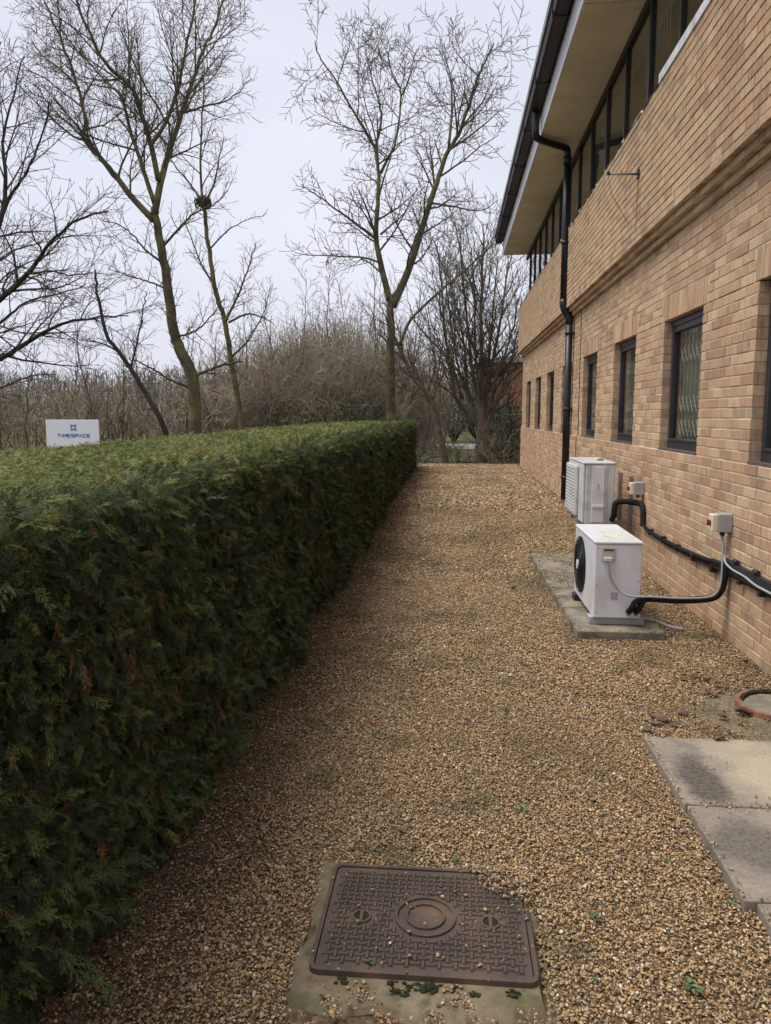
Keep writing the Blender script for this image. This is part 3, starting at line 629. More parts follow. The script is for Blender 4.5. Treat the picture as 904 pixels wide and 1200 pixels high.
for y in (7.55, 7.1, 6.65, 6.2, 5.75, 5.2, 4.85, 4.2): obj('clip', MB().box(1.925, 1.974, y-.02, y+.02, .44 if y > 5.6 else .47, .495 if y > 5.6 else .50, .004), MAT['black_plastic'], ct)
for y in (5.3, 4.95): obj('pipe_clip', MB().tube([(1.945, y-.03, .60), (1.945, y+.03, .60)], .02, 8), MAT['black_plastic'], ct)
lg = thing('refrigerant_pipe', (1.6, 5.5, .27), 'black lagged pipe pair sweeping from the fan unit to the wall trunking', 'pipe')
for k, (dz, x) in enumerate(((0, 1.300), (.004, 1.352))):
    obj('lagged_pipe', MB().tube(smooth([(x, ay0-.02, .17), (x+.02, ay0-.045, .21), (x+.05, ay0-.055, .262+.01*k), (1.45+.02*k, 5.52, .278+dz), (1.6, 5.50, .275+dz), (1.78, 5.49+.02*k, .285+dz), (1.88, 5.48+.02*k, .31), (1.925, 5.47+.02*k, .37), (1.938, 5.46+.03*k, .46), (1.94, 5.45+.03*k, .57)], 6), .022, 9), MAT['lagging'], lg)
gc = thing('power_cable', (1.6, 5.5, .3), 'grey power cable drooping from the fan unit up to the isolator switch', 'cable')
obj('flex', MB().tube(smooth([(1.140, ay0-.02, .545), (1.146, ay0-.028, .48), (1.175, ay0-.03, .40), (1.23, ay0-.04, .335), (1.30, ay0-.07, .303), (1.45, 5.49, .303), (1.62, 5.475, .30), (1.80, 5.46, .312), (1.875, 5.45, .345), (1.905, 5.445, .43), (1.912, 5.46, .58), (1.918, 5.49, .70), (1.92, 5.535, .757)], 6), .0075, 8), MAT['cable'], gc)
tag(obj('power_cable', MB().tube(smooth([(1.92, 5.50, .757), (1.922, 5.49, .70), (1.925, 5.47, .62), (1.92, 5.42, .575), (1.925, 5.3, .55), (1.93, 5.1, .545), (1.928, 4.9, .53), (1.93, 4.7, .53), (1.93, 4.2, .53), (1.93, 2.0, .53)], 6), .008, 8), MAT['cable']), 'grey power cable from the isolator switch running along the black trunking', 'cable')
tag(obj('drain_hose', MB().tube(smooth([(1.40, 5.75, .075), (1.52, 5.72, .07), (1.64, 5.68, .032), (1.73, 5.66, .022)], 5), .013, 8), MAT['isogrey']), 'grey plastic drain hose lying on the gravel by the wall', 'hose')

# ------------------------------------------------------------------ clay drain ring and its concrete bed
dr = thing('drain_gully', (1.80, 4.16, 0), 'round terracotta drain ring set in sandy concrete at the wall foot', 'drain')
v = [(1.74, 4.05, .020)]; nn = 40
for k in range(nn): t = 2*math.pi*k/nn; r_ = .40*(1+.09*math.sin(3*t+.5)+.05*math.sin(7*t)); v.append((min(1.97, 1.74+r_*math.cos(t)), 4.05+r_*math.sin(t)*.95, -.012))
obj('concrete_bed', MB().add(v, [(0, 1+k, 1+(k+1) % nn) for k in range(nn)], True), MAT['haunch'], dr)
obj('clay_ring', MB().disc((1.795, 4.15, .0), (0, 0, 1), .196, .220, .040, 40), MAT['terra'], dr)
obj('cement_fill', MB().disc((1.795, 4.15, .0), (0, 0, 1), 0, .1955, .030, 40), MAT['acslab'], dr)
obj('moss_rim', MB().tube([(1.795+.182*math.cos(t), 4.15+.182*math.sin(t), .038) for t in np.linspace(.5, 2.9, 14)], [.004]+[.013, .017, .012, .018, .014, .018, .012, .016, .014, .012, .016, .01]+[.004], 7), MAT['moss'], dr)
obj('waste_pipe', MB().tube([(1.80, 4.055, .03), (1.80, 4.055, .115)], .036, 14), MAT['black_plastic'], dr)

# ------------------------------------------------------------------ manhole cover
mh = thing('manhole_cover', (-.066, 2.22, 0), 'rusty cast iron manhole cover with studded tread in a concrete collar', 'manhole cover')
mx0, mx1, my0, my1 = MH
v = []; f = []; nn = 72
for ring, (e, z) in enumerate(((.0, .012), (.03, .014), (.055, -.012))):
    for k in range(nn):
        t = 2*math.pi*k/nn; c_, s_ = math.cos(t), math.sin(t); q = max(abs(c_), abs(s_)); 
        ex = e*(1+.35*math.sin(5*t+1)+.2*math.sin(11*t)) if ring else 0
        x = (mx0+mx1)/2+(c_/q)*((mx1-mx0)/2-.01+(ex if c_ < .3 else ex*.5)); y = (my0+my1)/2+(s_/q)*((my1-my0)/2-.01+ex+(.10*max(0, -s_)**3*(ring > 0) ))
        v.append((x, y, z+.003*math.sin(9*t)*(ring > 0)))
f = [(r_*nn+k, r_*nn+(k+1) % nn, (r_+1)*nn+(k+1) % nn, (r_+1)*nn+k) for r_ in range(2) for k in range(nn)]
obj('concrete_collar', MB().add(v, f, True), MAT['haunch'], mh)
def rrect(m, x0, x1, y0, y1, r, z0, z1, inner=None):
    def loop(x0, x1, y0, y1, r):
        o_ = []
        for cx, cy, a0 in ((x1-r, y1-r, 0), (x0+r, y1-r, 90), (x0+r, y0+r, 180), (x1-r, y0+r, 270)):
            for t in np.linspace(a0, a0+90, 7): o_.append((cx+r*math.cos(R(t)), cy+r*math.sin(R(t))))
        return o_
    L = loop(x0, x1, y0, y1, r); n = len(L); v = [(x, y, z0) for x, y in L]+[(x, y, z1) for x, y in L]; f = [(k, (k+1) % n, n+(k+1) % n, n+k) for k in range(n)]
    if inner:
        e, r2 = inner; L2 = loop(x0+e, x1-e, y0+e, y1-e, r2); v += [(x, y, z1) for x, y in L2]+[(x, y, z0) for x, y in L2]
        f += [(n+k, n+(k+1) % n, 2*n+(k+1) % n, 2*n+k) for k in range(n)]+[(2*n+k, 2*n+(k+1) % n, 3*n+(k+1) % n, 3*n+k) for k in range(n)]
    else: f.append(tuple(range(n, 2*n)))
    return m.add(v, f)
obj('frame', rrect(MB(), mx0, mx1, my0, my1, .03, -.02, .030, (.013, .022)), MAT['iron'], mh)
pl = obj('plate', rrect(MB(), mx0+.016, mx1-.016, my0+.016, my1-.016, .02, -.02, .025), MAT['iron'], mh)
cx, cy = (mx0+mx1)/2, (my0+my1)/2; KH = [(-.268, 2.207), (.137, 2.212)]
m = MB(); s = .0235
for i in range(-20, 21):
    for j in range(-16, 17):
        x, y = cx+i*s, cy+j*s
        if not (mx0+.034 < x < mx1-.034 and my0+.034 < y < my1-.034): continue
        if np.hypot(x-cx, y-cy) < .106 or any(np.hypot((x-a)/1.25, y-b) < .036 for a, b in KH): continue
        hor = (i+j) % 2 == 0; lx, ly = (.0160, .0062) if hor else (.0062, .0160); jz = rng.uniform(-.0008, .0008); z1 = .0312+jz; c_ = .0022
        m.add([(x-lx, y-ly, .024), (x+lx, y-ly, .024), (x+lx, y+ly, .024), (x-lx, y+ly, .024), (x-lx+c_, y-ly+c_, z1), (x+lx-c_, y-ly+c_, z1), (x+lx-c_, y+ly-c_, z1), (x-lx+c_, y+ly-c_, z1)],
              [(4, 5, 6, 7), (0, 1, 5, 4), (1, 2, 6, 5), (2, 3, 7, 6), (3, 0, 4, 7)])
obj('tread_studs', m, MAT['iron'], pl, kind='stuff')
obj('centre_ring', MB().disc((cx, cy, .024), (0, 0, 1), .088, .096, .008, 48), MAT['iron'], pl)
obj('inner_ring', MB().disc((cx, cy, .024), (0, 0, 1), .056, .062, .008, 48), MAT['iron'], pl)
for a, b in KH:
    kh = obj('lifting_keyhole', MB().disc((a, b, .0245), (0, 0, 1), .024, .031, .006, 28), MAT['iron'], pl)
    obj('key_slot', MB().disc((a, b, .0246), (0, 0, 1), 0, .0238, .0012, 28), MAT['moss'], kh); obj('key_bar', MB().box(a-.005, a+.005, b-.0235, b+.0235, .026, .031), MAT['iron'], kh)
mo = MB(); mc = [(rng.uniform(mx0+.1, mx1+.02), my0-rng.uniform(.012, .05)) for k in range(12)]
for k in range(150):
    c_ = mc[k % 12]; x, y = c_[0]+rng.normal(0, .011), c_[1]+rng.normal(0, .008); v_, f_ = ico(1, 100+k, .5); r_ = rng.uniform(.003, .008)
    mo.add(v_*np.array([r_*1.2, r_, r_*.8])+np.array([x, min(y, my0-.004), .012]), f_, True)
obj('moss', mo, MAT['moss'], mh, kind='stuff')

# ------------------------------------------------------------------ weeds and dead leaves
def weed(x, y, z, s, label):
    m = MB()
    for k in range(int(9+10*s*10)):
        a = rng.uniform(0, 6.28); L = s*rng.uniform(.5, 1.1); wd = s*.16; el = rng.uniform(.15, 1.1)
        d = np.array([math.cos(a)*math.cos(el), math.sin(a)*math.cos(el), math.sin(el)]); t = np.array([-math.sin(a), math.cos(a), 0])
        p0 = np.array([x, y, z])+rng.normal(0, s*.18, 3)*np.array([1, 1, 0]); q0 = p0+d*L*.55; q1 = p0+d*L-np.array([0, 0, L*.2])
        m.add([p0, q0+t*wd, q1, q0-t*wd], [(0, 1, 2, 3)])
    tag(obj('weed', m, MAT['weed'], loc=(x, y, z)), label, 'weed', 'weeds sprouting in the gravel')
WL = 'small green weed tuft sprouting among the stones of the gravel path'
def onz(x, y, z=0.0):
    d = cf+(x-452)/F*cr-(y-600)/F*cu; t = (z-CAM_H)/d[2]; return np.array([0, 0, CAM_H])+t*d
for px, py, s in ((614, 950, .045), (696, 1078, .035), (806, 1155, .045), (592, 833, .03), (648, 800, .03), (297, 935, .035), (440, 862, .03), (530, 745, .04), (615, 780, .03), (600, 690, .05), (636, 640, .05), (762, 832, .03), (560, 905, .025), (700, 1150, .02), (470, 975, .025), (780, 1010, .02), (858, 1062, .025), (535, 1012, .03), (570, 640, .05), (640, 683, .07)):
    p = onz(px, py); weed(p[0], p[1], float(G(p[1]))+.004, s*1.0, WL)
p = onz(432, 1128, .03); weed(p[0], p[1], .028, .022, 'tiny grass tuft growing on the rusty manhole cover')
def leaf(x, y, z, s, mat, label, group=None):
    m = MB(); n = 7; a = rng.uniform(0, 6.28); cu_ = rng.uniform(.2, .8); tlt = rng.uniform(-.35, .35); v = []
    for i in range(n):
        t = i/(n-1); wd = math.sin(math.pi*t**.8)*.42+.02
        for k, ss in enumerate((-1, -.45, 0, .45, 1)):
            xx, yy = (t-.5), ss*wd*(1+.12*math.sin(9*t+k)); zz = cu_*(yy*yy*1.6+.5*(t-.5)**2)+.07*math.sin(7*t+2*k+a*5)+tlt*yy*(.5 if yy*tlt < 0 else 1)
            v.append((x+s*(xx*math.cos(a)-yy*math.sin(a)), y+s*(xx*math.sin(a)+yy*math.cos(a)), z+.003+s*zz))
    m.add(v, [(i*5+k, i*5+k+1, i*5+k+6, i*5+k+5) for i in range(n-1) for k in range(4)], True)
    o = obj('dead_leaf', m, MAT[mat], loc=(x, y, z)); md = o.modifiers.new('thick', 'SOLIDIFY'); md.thickness = .0015
    tag(o, label, 'leaf', group)
p = onz(871, 840); leaf(p[0], p[1], .022, .085, 'deadleaf_purple', 'dull purple dead leaf lying between drain ring and pale slab')
p = onz(842, 874); leaf(p[0], p[1], .036, .075, 'deadleaf_purple', 'curled brown leaf lying on the edge of the pale paving slab')
for px, py in ((768, 850), (778, 846), (790, 853), (758, 858), (782, 862), (800, 838), (766, 842)): p = onz(px, py); leaf(p[0], p[1], .008, rng.uniform(.035, .075), 'deadleaf_purple', 'dark dead leaf in the small drift by the slab corner', 'dead leaves drifted against the slab corner')
for k in range(26):
    px, py = rng.uniform(800, 900), rng.uniform(770, 862); p = onz(px, py)
    if p[0] > 1.93 or in_rect(p[0], p[1], SLABS[0], .03) or np.hypot(p[0]-1.795, p[1]-4.15) < .26: continue
    leaf(p[0], p[1], .010, rng.uniform(.03, .06), 'deadleaf', 'small brown dead leaf on the gravel near the drain ring', 'brown leaves strewn by the drain ring')

# ------------------------------------------------------------------ clipped cypress hedge
HX0, HX1, HY0, HY1 = -3.75, -1.03, -1.5, 21.6
def htop(Y): return 1.355+.10*np.clip(Y/21, 0, 1)
H = thing('clipped_hedge', (-2.4, 10, 0), 'long flat topped clipped cypress hedge beside the gravel path', 'hedge')
def lump(a, b, s=1.0): return s*(.022*np.sin(a*1.9+b*2.7)+.02*np.sin(a*4.3-b*3.1+1)+.016*np.sin(a*9.1+b*6.3+2))
nxh, nyh = 12, 60; core = MB(); ins = .10
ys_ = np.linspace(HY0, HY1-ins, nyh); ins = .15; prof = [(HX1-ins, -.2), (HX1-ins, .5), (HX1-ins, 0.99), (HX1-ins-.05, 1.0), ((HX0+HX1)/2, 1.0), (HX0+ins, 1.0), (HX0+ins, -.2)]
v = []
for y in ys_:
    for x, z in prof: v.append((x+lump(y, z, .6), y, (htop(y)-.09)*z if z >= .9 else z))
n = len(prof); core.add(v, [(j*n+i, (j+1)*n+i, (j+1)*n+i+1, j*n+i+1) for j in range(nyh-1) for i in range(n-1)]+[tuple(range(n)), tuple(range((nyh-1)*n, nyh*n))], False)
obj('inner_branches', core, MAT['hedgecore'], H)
def spray(seed, L=1.0):
    r = np.random.default_rng(seed); V = []; Fc = []
    def dia(p, d, l, wd, z0, droop):
        d = d/np.linalg.norm(d); t = np.array([-d[1], d[0], 0])
        q = [p, p+d*l*.45+t*wd, p+d*l+np.array([0, 0, -droop*l]), p+d*l*.45-t*wd]; q = [np.array([a[0], a[1], z0(a[1])+a[2]]) for a in q]
        k = len(V); V.extend(q); Fc.append((k, k+1, k+2, k+3))
    curve = r.uniform(.15, .55); z0 = lambda y: -curve*y*y
    dia(np.array([0, 0, 0.]), np.array([0.02, 1, 0]), L, .014, z0, 0)
    n = 7
    for i in range(n):
        y = L*(.06+.80*i/n)
        for s in (-1, 1):
            if r.random() < .12: continue
            l = L*(.40*(1-.55*(i/n))*(.6+.4*min(1, (i+1)/3)))*r.uniform(.6, 1.3); a = R(r.uniform(20, 42))
            d = np.array([s*math.sin(a), math.cos(a), r.normal(0, .22)]); p = np.array([0, y+r.uniform(-.03, .03), 0]); dia(p, d, l, .017, z0, r.uniform(0, .25))
            for k in range(3 if l > .24 else 2):
                f_ = .25+.26*k; pp = p+d*l*f_
                for s2 in (-1, 1):
                    if r.random() < .2: continue
                    a2 = math.atan2(d[0], d[1])+s2*R(r.uniform(18, 38)); dia(pp, np.array([math.sin(a2), math.cos(a2), r.normal(0, .25)]), l*r.uniform(.32, .52)*(1-f_*.4), .0135, z0, .15)
    return np.array(V), Fc
def frames(ax, nm):
    y = ax/np.linalg.norm(ax, axis=1)[:, None]; x = np.cross(y, nm); x /= np.linalg.norm(x, axis=1)[:, None]+1e-9; z = np.cross(x, y)
    M_ = np.stack([x, y, z], 2); ry = np.arcsin(np.clip(-M_[:, 2, 0], -1, 1)); return np.stack([np.arctan2(M_[:, 2, 1], M_[:, 2, 2]), ry, np.arctan2(M_[:, 1, 0], M_[:, 0, 0])], 1)
hp, ha, hn, hs, hc = [], [], [], [], []
def put(P, A, N, s, c): hp.append(P); ha.append(A); hn.append(N); hs.append(s); hc.append(c)
for y0, y1, dens, sz in ((-.6, 4.5, 5600, .066), (4.5, 10, 3100, .074), (10, HY1, 1300, .098)):
    # path-side face
    n = int((y1-y0)*1.45*dens); Y = rng.uniform(y0, y1, n); t = rng.random(n)**.9; top = htop(Y); Z = t*(top+.02)
    dep = -np.abs(rng.normal(0, .075, n)); X = HX1+lump(Y, Z)+dep+.05*sstep(.5, 0, Z)*np.sin(Y*3)-.012*sstep(.94, 1.0, t)
    A = np.stack([rng.uniform(.15, .9, n), rng.normal(0, .6, n), rng.normal(-.15, .55, n)], 1); N = np.stack([rng.uniform(.2, 1, n), rng.normal(0, .4, n), rng.uniform(.2, 1.0, n)], 1)
    c = np.clip(np.where(rng.random(n) < .60, rng.beta(1.5, 2.6, n)*.28, rng.uniform(.36, .66, n))+.14*(t > .93)+.16*np.exp(dep/.018)*(rng.random(n) < .45), 0, .8); dead = rng.random(n) < .06+.035*np.sin(Y*2+Z*5); c = np.where(dead, rng.uniform(.88, 1, n), c)  # outer and topmost sprays coloured lighter, standing in for fronds catching light
    A[dead] = A[dead]*np.array([.5, .5, .4])+np.array([.15, 0, -.8])
    put(np.stack([X, Y, Z], 1), A, N, sz*rng.uniform(.6, 1.35, n), c)
    # top
    n = int((y1-y0)*(HX1-HX0)*dens*.75); Y = rng.uniform(y0, y1, n); X = HX0+(HX1-HX0)*rng.random(n)**.8
    Z = htop(Y)-.03-.045*sstep(-2.2, -3.7, X)+lump(X*2, Y*1.3, .35)-np.abs(rng.normal(0, .022, n))-.008*sstep(HX1-.08, HX1, X)
    A = np.stack([rng.normal(0.1, .7, n), rng.normal(0, .7, n), rng.uniform(-.1, .55, n)], 1); N = np.stack([rng.normal(0, .5, n), rng.normal(0, .5, n), np.ones(n)], 1)
    c = np.clip(np.where(rng.random(n) < .28, .40, .79)+rng.normal(0, .07, n)+.06*np.sin(X*5+Y*2)-.16*sstep(HX1-.35, HX1, X), .12, .86); dead = rng.random(n) < .03; c = np.where(dead, rng.uniform(.88, 1, n), c)  # most top sprays coloured pale yellow-green, a sunlit look put into the colour
    put(np.stack([X, Y, Z], 1), A, N, sz*rng.uniform(.36, .82, n), c)
n = 1500; X = rng.uniform(HX0, HX1, n); Z = rng.random(n)*htop(HY1)       # far end
put(np.stack([X, HY1-np.abs(rng.normal(0, .05, n)), Z], 1), np.stack([rng.normal(0, .5, n), rng.uniform(.2, 1, n), rng.normal(-.1, .5, n)], 1), np.stack([rng.normal(0, .4, n), np.ones(n), rng.random(n)], 1), .16*rng.uniform(.6, 1.3, n), np.clip(rng.beta(2, 3, n)*.75, 0, .8))
n = 190; Y = rng.uniform(.2, 9, n); Z = np.where(rng.random(n) < .5, rng.uniform(.03, .35, n), rng.uniform(.05, 1.3, n))             # longer strays hanging out of the clipped face
put(np.stack([HX1+.015+lump(Y, Z), Y, Z], 1), np.stack([rng.uniform(.4, 1, n), rng.normal(0, .5, n), rng.normal(-.1, .4, n)], 1), np.stack([rng.uniform(0, .5, n), rng.normal(0, .3, n), np.ones(n)], 1), rng.uniform(.08, .14, n), rng.uniform(.3, .55, n))
P_ = np.concatenate(hp); s_ = np.concatenate(hs)
tw = Twigs()
for k in range(1100):      # bare brown twigs and cut ends showing between the sprays
    y = rng.uniform(.2, 12); z = rng.uniform(.05, 1.34); p = np.array([HX1-.10+lump(y, z), y, z]); d = np.array([rng.uniform(.3, 1), rng.normal(0, .7), rng.normal(.1, .7)]); d /= np.linalg.norm(d); L = rng.uniform(.06, .15)
    tw.tube(np.array([p, p+d*L*.5+rng.normal(0, .01, 3), p+d*L]), np.array([.0035, .003, .002]), 3)
obj('bare_twigs', tw.mesh('bare_twigs', ROOT[H.name]), MAT['hedgetwig'], H, kind='stuff')
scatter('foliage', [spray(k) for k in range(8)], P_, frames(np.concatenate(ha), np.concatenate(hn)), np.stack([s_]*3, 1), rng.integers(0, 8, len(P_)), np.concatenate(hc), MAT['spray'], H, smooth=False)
# the scatter's variants sit at the mesh origin; points are relative to the hedge's own origin

# ------------------------------------------------------------------ office sign behind the hedge
S = thing('office_sign', (-6.18, 12.0, 0), 'white TIMESPACE sign board with blue lettering behind the hedge', 'sign')
sx0, sx1, sz0, sz1, sy = -6.635, -5.735, .93, 1.525, 12.0
obj('board', MB().box(sx0, sx1, sy, sy+.03, sz0, sz1, .004), MAT['sign'], S)
for x in (sx0+.12, sx1-.12): obj('post', MB().box(x-.03, x+.03, sy+.031, sy+.09, -.1, 1.46), MAT['steel'], S)
def glyphs(txt, x, z, h, wd, gap, st):
    m = MB(); y0, y1 = sy-.004, sy-.0005
    def bar(xa, za, xb, zb):
        dx, dz = xb-xa, zb-za; L = math.hypot(dx, dz); nx_, nz_ = -dz/L*st/2, dx/L*st/2
        q = [(xa+nx_, za+nz_), (xb+nx_, zb+nz_), (xb-nx_, zb-nz_), (xa-nx_, za-nz_)]
        m.add([(a, y0, b) for a, b in q]+[(a, y1, b) for a, b in q], [(0, 1, 2, 3), (0, 4, 5, 1), (1, 5, 6, 2), (2, 6, 7, 3), (3, 7, 4, 0)])
    SEG = {'T': [(0, 1, 1, 1), (.5, 0, .5, 1)], 'I': [(.5, 0, .5, 1)], 'M': [(0, 0, 0, 1), (0, 1, .5, .35), (.5, .35, 1, 1), (1, 1, 1, 0)], 'E': [(0, 0, 0, 1), (0, 1, 1, 1), (0, .5, .9, .5), (0, 0, 1, 0)],
           'S': [(1, 1, 0, 1), (0, 1, 0, .5), (0, .5, 1, .5), (1, .5, 1, 0), (1, 0, 0, 0)], 'P': [(0, 0, 0, 1), (0, 1, 1, 1), (1, 1, 1, .45), (1, .45, 0, .45)], 'A': [(0, 0, .5, 1), (.5, 1, 1, 0)], 'C': [(1, 1, 0, 1), (0, 1, 0, 0), (0, 0, 1, 0)]}
    for ch in txt:
        ww = wd*(.25 if ch == 'I' else 1)
        for a, b, c_, d_ in SEG[ch]: bar(x+a*ww, z+b*h, x+c_*ww, z+d_*h)
        x += ww+gap
    return m, x
m, xe = glyphs('TIMESPACE', 0, 0, .046, .048, .019, .012); wtot = xe-.019
m, _ = glyphs('TIMESPACE', -6.165-wtot/2, 1.245, .046, .048, .019, .012); obj('lettering', m, MAT['signblue'], S)
lx, lz, q = -6.165, 1.40, .05; m = MB(); y0 = sy-.004
m.disc((lx, sy-.0005, lz), (0, -1, 0), .026, .042, .003, 28)
for s1 in (-1, 1):
    for s2 in (-1, 1): m.add([(lx+s1*q, y0, lz+s2*q), (lx+s1*q, y0, lz+s2*q*.45), (lx+s1*q*.62, y0, lz+s2*q*.62), (lx+s1*q*.45, y0, lz+s2*q)], [(0, 1, 2, 3)])
obj('emblem', m, MAT['signblue'], S)

# ------------------------------------------------------------------ bare trees
def unit(v): return v/(np.linalg.norm(v)+1e-9)
def grow(T, p, d, L, r, lev, prm):
    ns = max(3, int(3+L*2.2)); ns = min(ns, 8); pts = [p]; st = L/(ns-1); d = unit(d); up = prm['up']
    bend = rng.normal(0, prm['wig'], 3)
    for i in range(ns-1):
        d = unit(d+rng.normal(0, prm['wig'], 3)*.8+bend*.25+np.array([0, 0, up])*.16); pts.append(pts[-1]+d*st)
    P = np.array(pts); tt = np.linspace(0, 1, ns); rr = np.maximum(r*(1-.72*tt), prm['rmin']); T.tube(P, rr, 5 if r > .035 else 3)
    if lev <= 0: return
    kids(T, P, rr, L, lev, prm, .18)
def kids(T, P, rr, L, lev, prm, t0):
    seg = np.linalg.norm(np.diff(P, axis=0), axis=1); cum = np.concatenate([[0], np.cumsum(seg)]); tot = cum[-1]
    nk = max(2, int(prm['dens'][lev]*tot)); az = rng.uniform(0, 6.28)
    for k in range(nk):
        t = t0+(1-t0)*(k+rng.uniform(.1, .9))/nk; s = t*tot; i = min(np.searchsorted(cum, s)-1, len(seg)-1); i = max(i, 0)
        f = (s-cum[i])/max(seg[i], 1e-6); p = P[i]*(1-f)+P[i+1]*f; d = unit(P[i+1]-P[i]); r0 = rr[i]*(1-f)+rr[i+1]*f
        az += 2.4+rng.normal(0, .5); a = unit(np.cross(d, [.2, .5, .84])); b = np.cross(d, a); ang = R(rng.uniform(*prm['ang']))
        nd = d*math.cos(ang)+(a*math.cos(az)+b*math.sin(az))*math.sin(ang)
        l = prm['len'][lev]*rng.uniform(.45, 1.15)*(1-.45*t)
        grow(T, p, nd, l, min(r0*.62, prm['rad'][lev]), lev-1, prm)
BASE = dict(up=.45, wig=.13, rmin=.0048, ang=(28, 62), dens={3: 3.4, 2: 5.8, 1: 8.0}, len={3: 2.5, 2: 1.15, 1: .46}, rad={3: .035, 2: .016, 1: .009})
def tree(name, Y0, limbs, label, bark_m, twig_m, prm, group=None, extra=None):
    b = ony(limbs[0]['p'][0][0], limbs[0]['p'][0][1], Y0); base = np.array([b[0], Y0, float(gz(b[0], Y0))])
    t = thing(name, tuple(base), label, 'tree', group); T = Twigs()
    for k, lb in enumerate(limbs):
        dz = lb.get('dy', 0.0); n = len(lb['p'])
        P = np.array([ony(x, y, Y0+lb.get('y0', 0)+dz*(i/(n-1))**1.2) for i, (x, y) in enumerate(lb['p'])])
        if k == 0: P = np.vstack([[base[0], base[1], base[2]-.2], P]) if P[0][2] > base[2] else P
        P = smooth(P, 5); P += rng.normal(0, .02, P.shape)*np.linspace(0, 1, len(P))[:, None]
        w0, w1 = lb['w']; tp = np.linspace(0, 1, len(P)); rr = (w1*.7+(w0*(.92 if k == 0 else .72)-w1*.7)*(1-tp)**(.8 if k == 0 else 1.25))/2*Y0/F
        m = MB(); m.tube(P, rr, 10 if w0 > 8 else 7); obj('trunk' if k == 0 else 'limb', m, bark_m, t)
        if lb.get('tw', 1): 
            pr = dict(prm); pr['dens'] = {q: v_*lb.get('k', 1) for q, v_ in prm['dens'].items()}
            kids(T, P, rr, 1, lb.get('lev', 3), pr, lb.get('t0', .12))
    if extra: extra(t, T)
    obj('crown', T.mesh('crown', ROOT[t.name]), twig_m, t); return t
L_ = lambda p, w, **k: dict(p=p, w=w, **k)
# the tall ash behind the hedge
tree('bare_tree', 20.0, [
    L_([(229, 505), (226, 443), (211, 409), (203, 383), (197, 334), (188, 285), (181, 245)], (17, 11), lev=2, t0=.35, k=.8),
    L_([(181, 252), (188, 216), (199, 176), (213, 133), (229, 86), (237, 60), (252, 30), (266, -15)], (12, 3), dy=1.0),
    L_([(186, 212), (177, 169), (166, 133), (156, 106), (123, 73), (106, 40), (90, 2), (80, -30)], (9, 3), dy=-1.6),
    L_([(177, 169), (193, 146), (206, 113), (213, 83), (221, 43), (229, -5)], (7, 3), dy=-.8, y0=-.8),
    L_([(181, 238), (166, 193), (153, 153), (143, 116), (123, 93), (100, 68), (66, 30)], (8, 2.5), dy=1.8),
    L_([(180, 258), (153, 229), (136, 206), (116, 183), (98, 161), (101, 143), (93, 106), (77, 60), (53, 3)], (11, 3), dy=-1.0),
    L_([(93, 103), (75, 85), (53, 67), (38, 50)], (4, 2), y0=-.8, lev=2),
    L_([(213, 133), (240, 125), (268, 116), (295, 92)], (4.5, 1.5), y0=.6, dy=.8, lev=2),
    L_([(98, 161), (75, 140), (55, 118), (40, 100)], (3.5, 1.2), y0=-.5, lev=2),
    L_([(229, 440), (245, 434), (260, 428), (286, 424)], (6, 3), dy=-.8, lev=2, k=.5), L_([(224, 455), (196, 443), (175, 430), (150, 420)], (5, 2), dy=-.6, lev=2, k=.7),
    L_([(199, 341), (180, 332), (160, 326), (128, 315)], (4, 1.5), dy=.8, lev=2), L_([(203, 395), (225, 390), (243, 376), (262, 350)], (4, 1.5), dy=-1, lev=2),
    L_([(190, 290), (210, 268), (228, 250), (250, 240), (268, 224)], (4.5, 1.5), dy=-1.2, lev=2), L_([(193, 310), (170, 292), (150, 270), (118, 255)], (4, 1.5), dy=-1.4, lev=2),
    ], 'tall bare tree with several ascending limbs behind the hedge', MAT['bark'], MAT['twig_a'], BASE)
def nest(t, T):
    c = ony(238, 238, 24.0); m = MB(); v_, f_ = ico(3, 5, .25); m.add(v_*np.array([.24, .24, .17])+c, f_, True)
    for k in range(70):
        a = rng.normal(size=3); a = unit(a)*np.array([.23, .23, .17]); d = unit(np.cross(a, rng.normal(size=3))); m.tube([c+a-d*.16, c+a*1.1, c+a+d*.16], .008, 3, False)
    ns = obj('bird_nest', m, MAT['nest'], loc=tuple(c)); tag(ns, 'dark twig bird nest wedged in the slim bare tree', 'nest')
PB = dict(BASE, up=.5, len={3: 1.9, 2: .9, 1: .42})
tree('bare_tree', 24.0, [
    L_([(284, 500), (271, 424), (265, 383), (252, 338), (244, 285), (239, 243)], (8, 6), lev=2, t0=.3, k=.7),
    L_([(239, 245), (236, 216), (236, 159), (239, 100), (239, 62)], (5, 1.5), lev=3, k=.8), L_([(239, 240), (222, 214), (199, 186), (186, 160)], (4, 1.2), dy=.6, lev=2), L_([(242, 236), (252, 212), (256, 189), (262, 160)], (4, 1.2), dy=-.6, lev=2),
    L_([(246, 292), (262, 275), (278, 263), (314, 250)], (3, 1), lev=1), L_([(263, 379), (278, 349), (290, 318), (301, 285)], (5, 1.5), dy=-.6, lev=2, k=1.3), L_([(268, 378), (290, 368), (305, 371), (320, 378)], (4, 1.5), lev=1),
    L_([(252, 335), (236, 310), (225, 280), (215, 255)], (4, 1.3), dy=.8, lev=2), L_([(270, 420), (290, 400), (308, 370), (318, 335)], (4, 1.2), dy=.8, lev=2)],
    'slim bare tree holding a bird nest, beside the shrub thicket', MAT['bark'], MAT['twig_a'], PB, extra=nest)
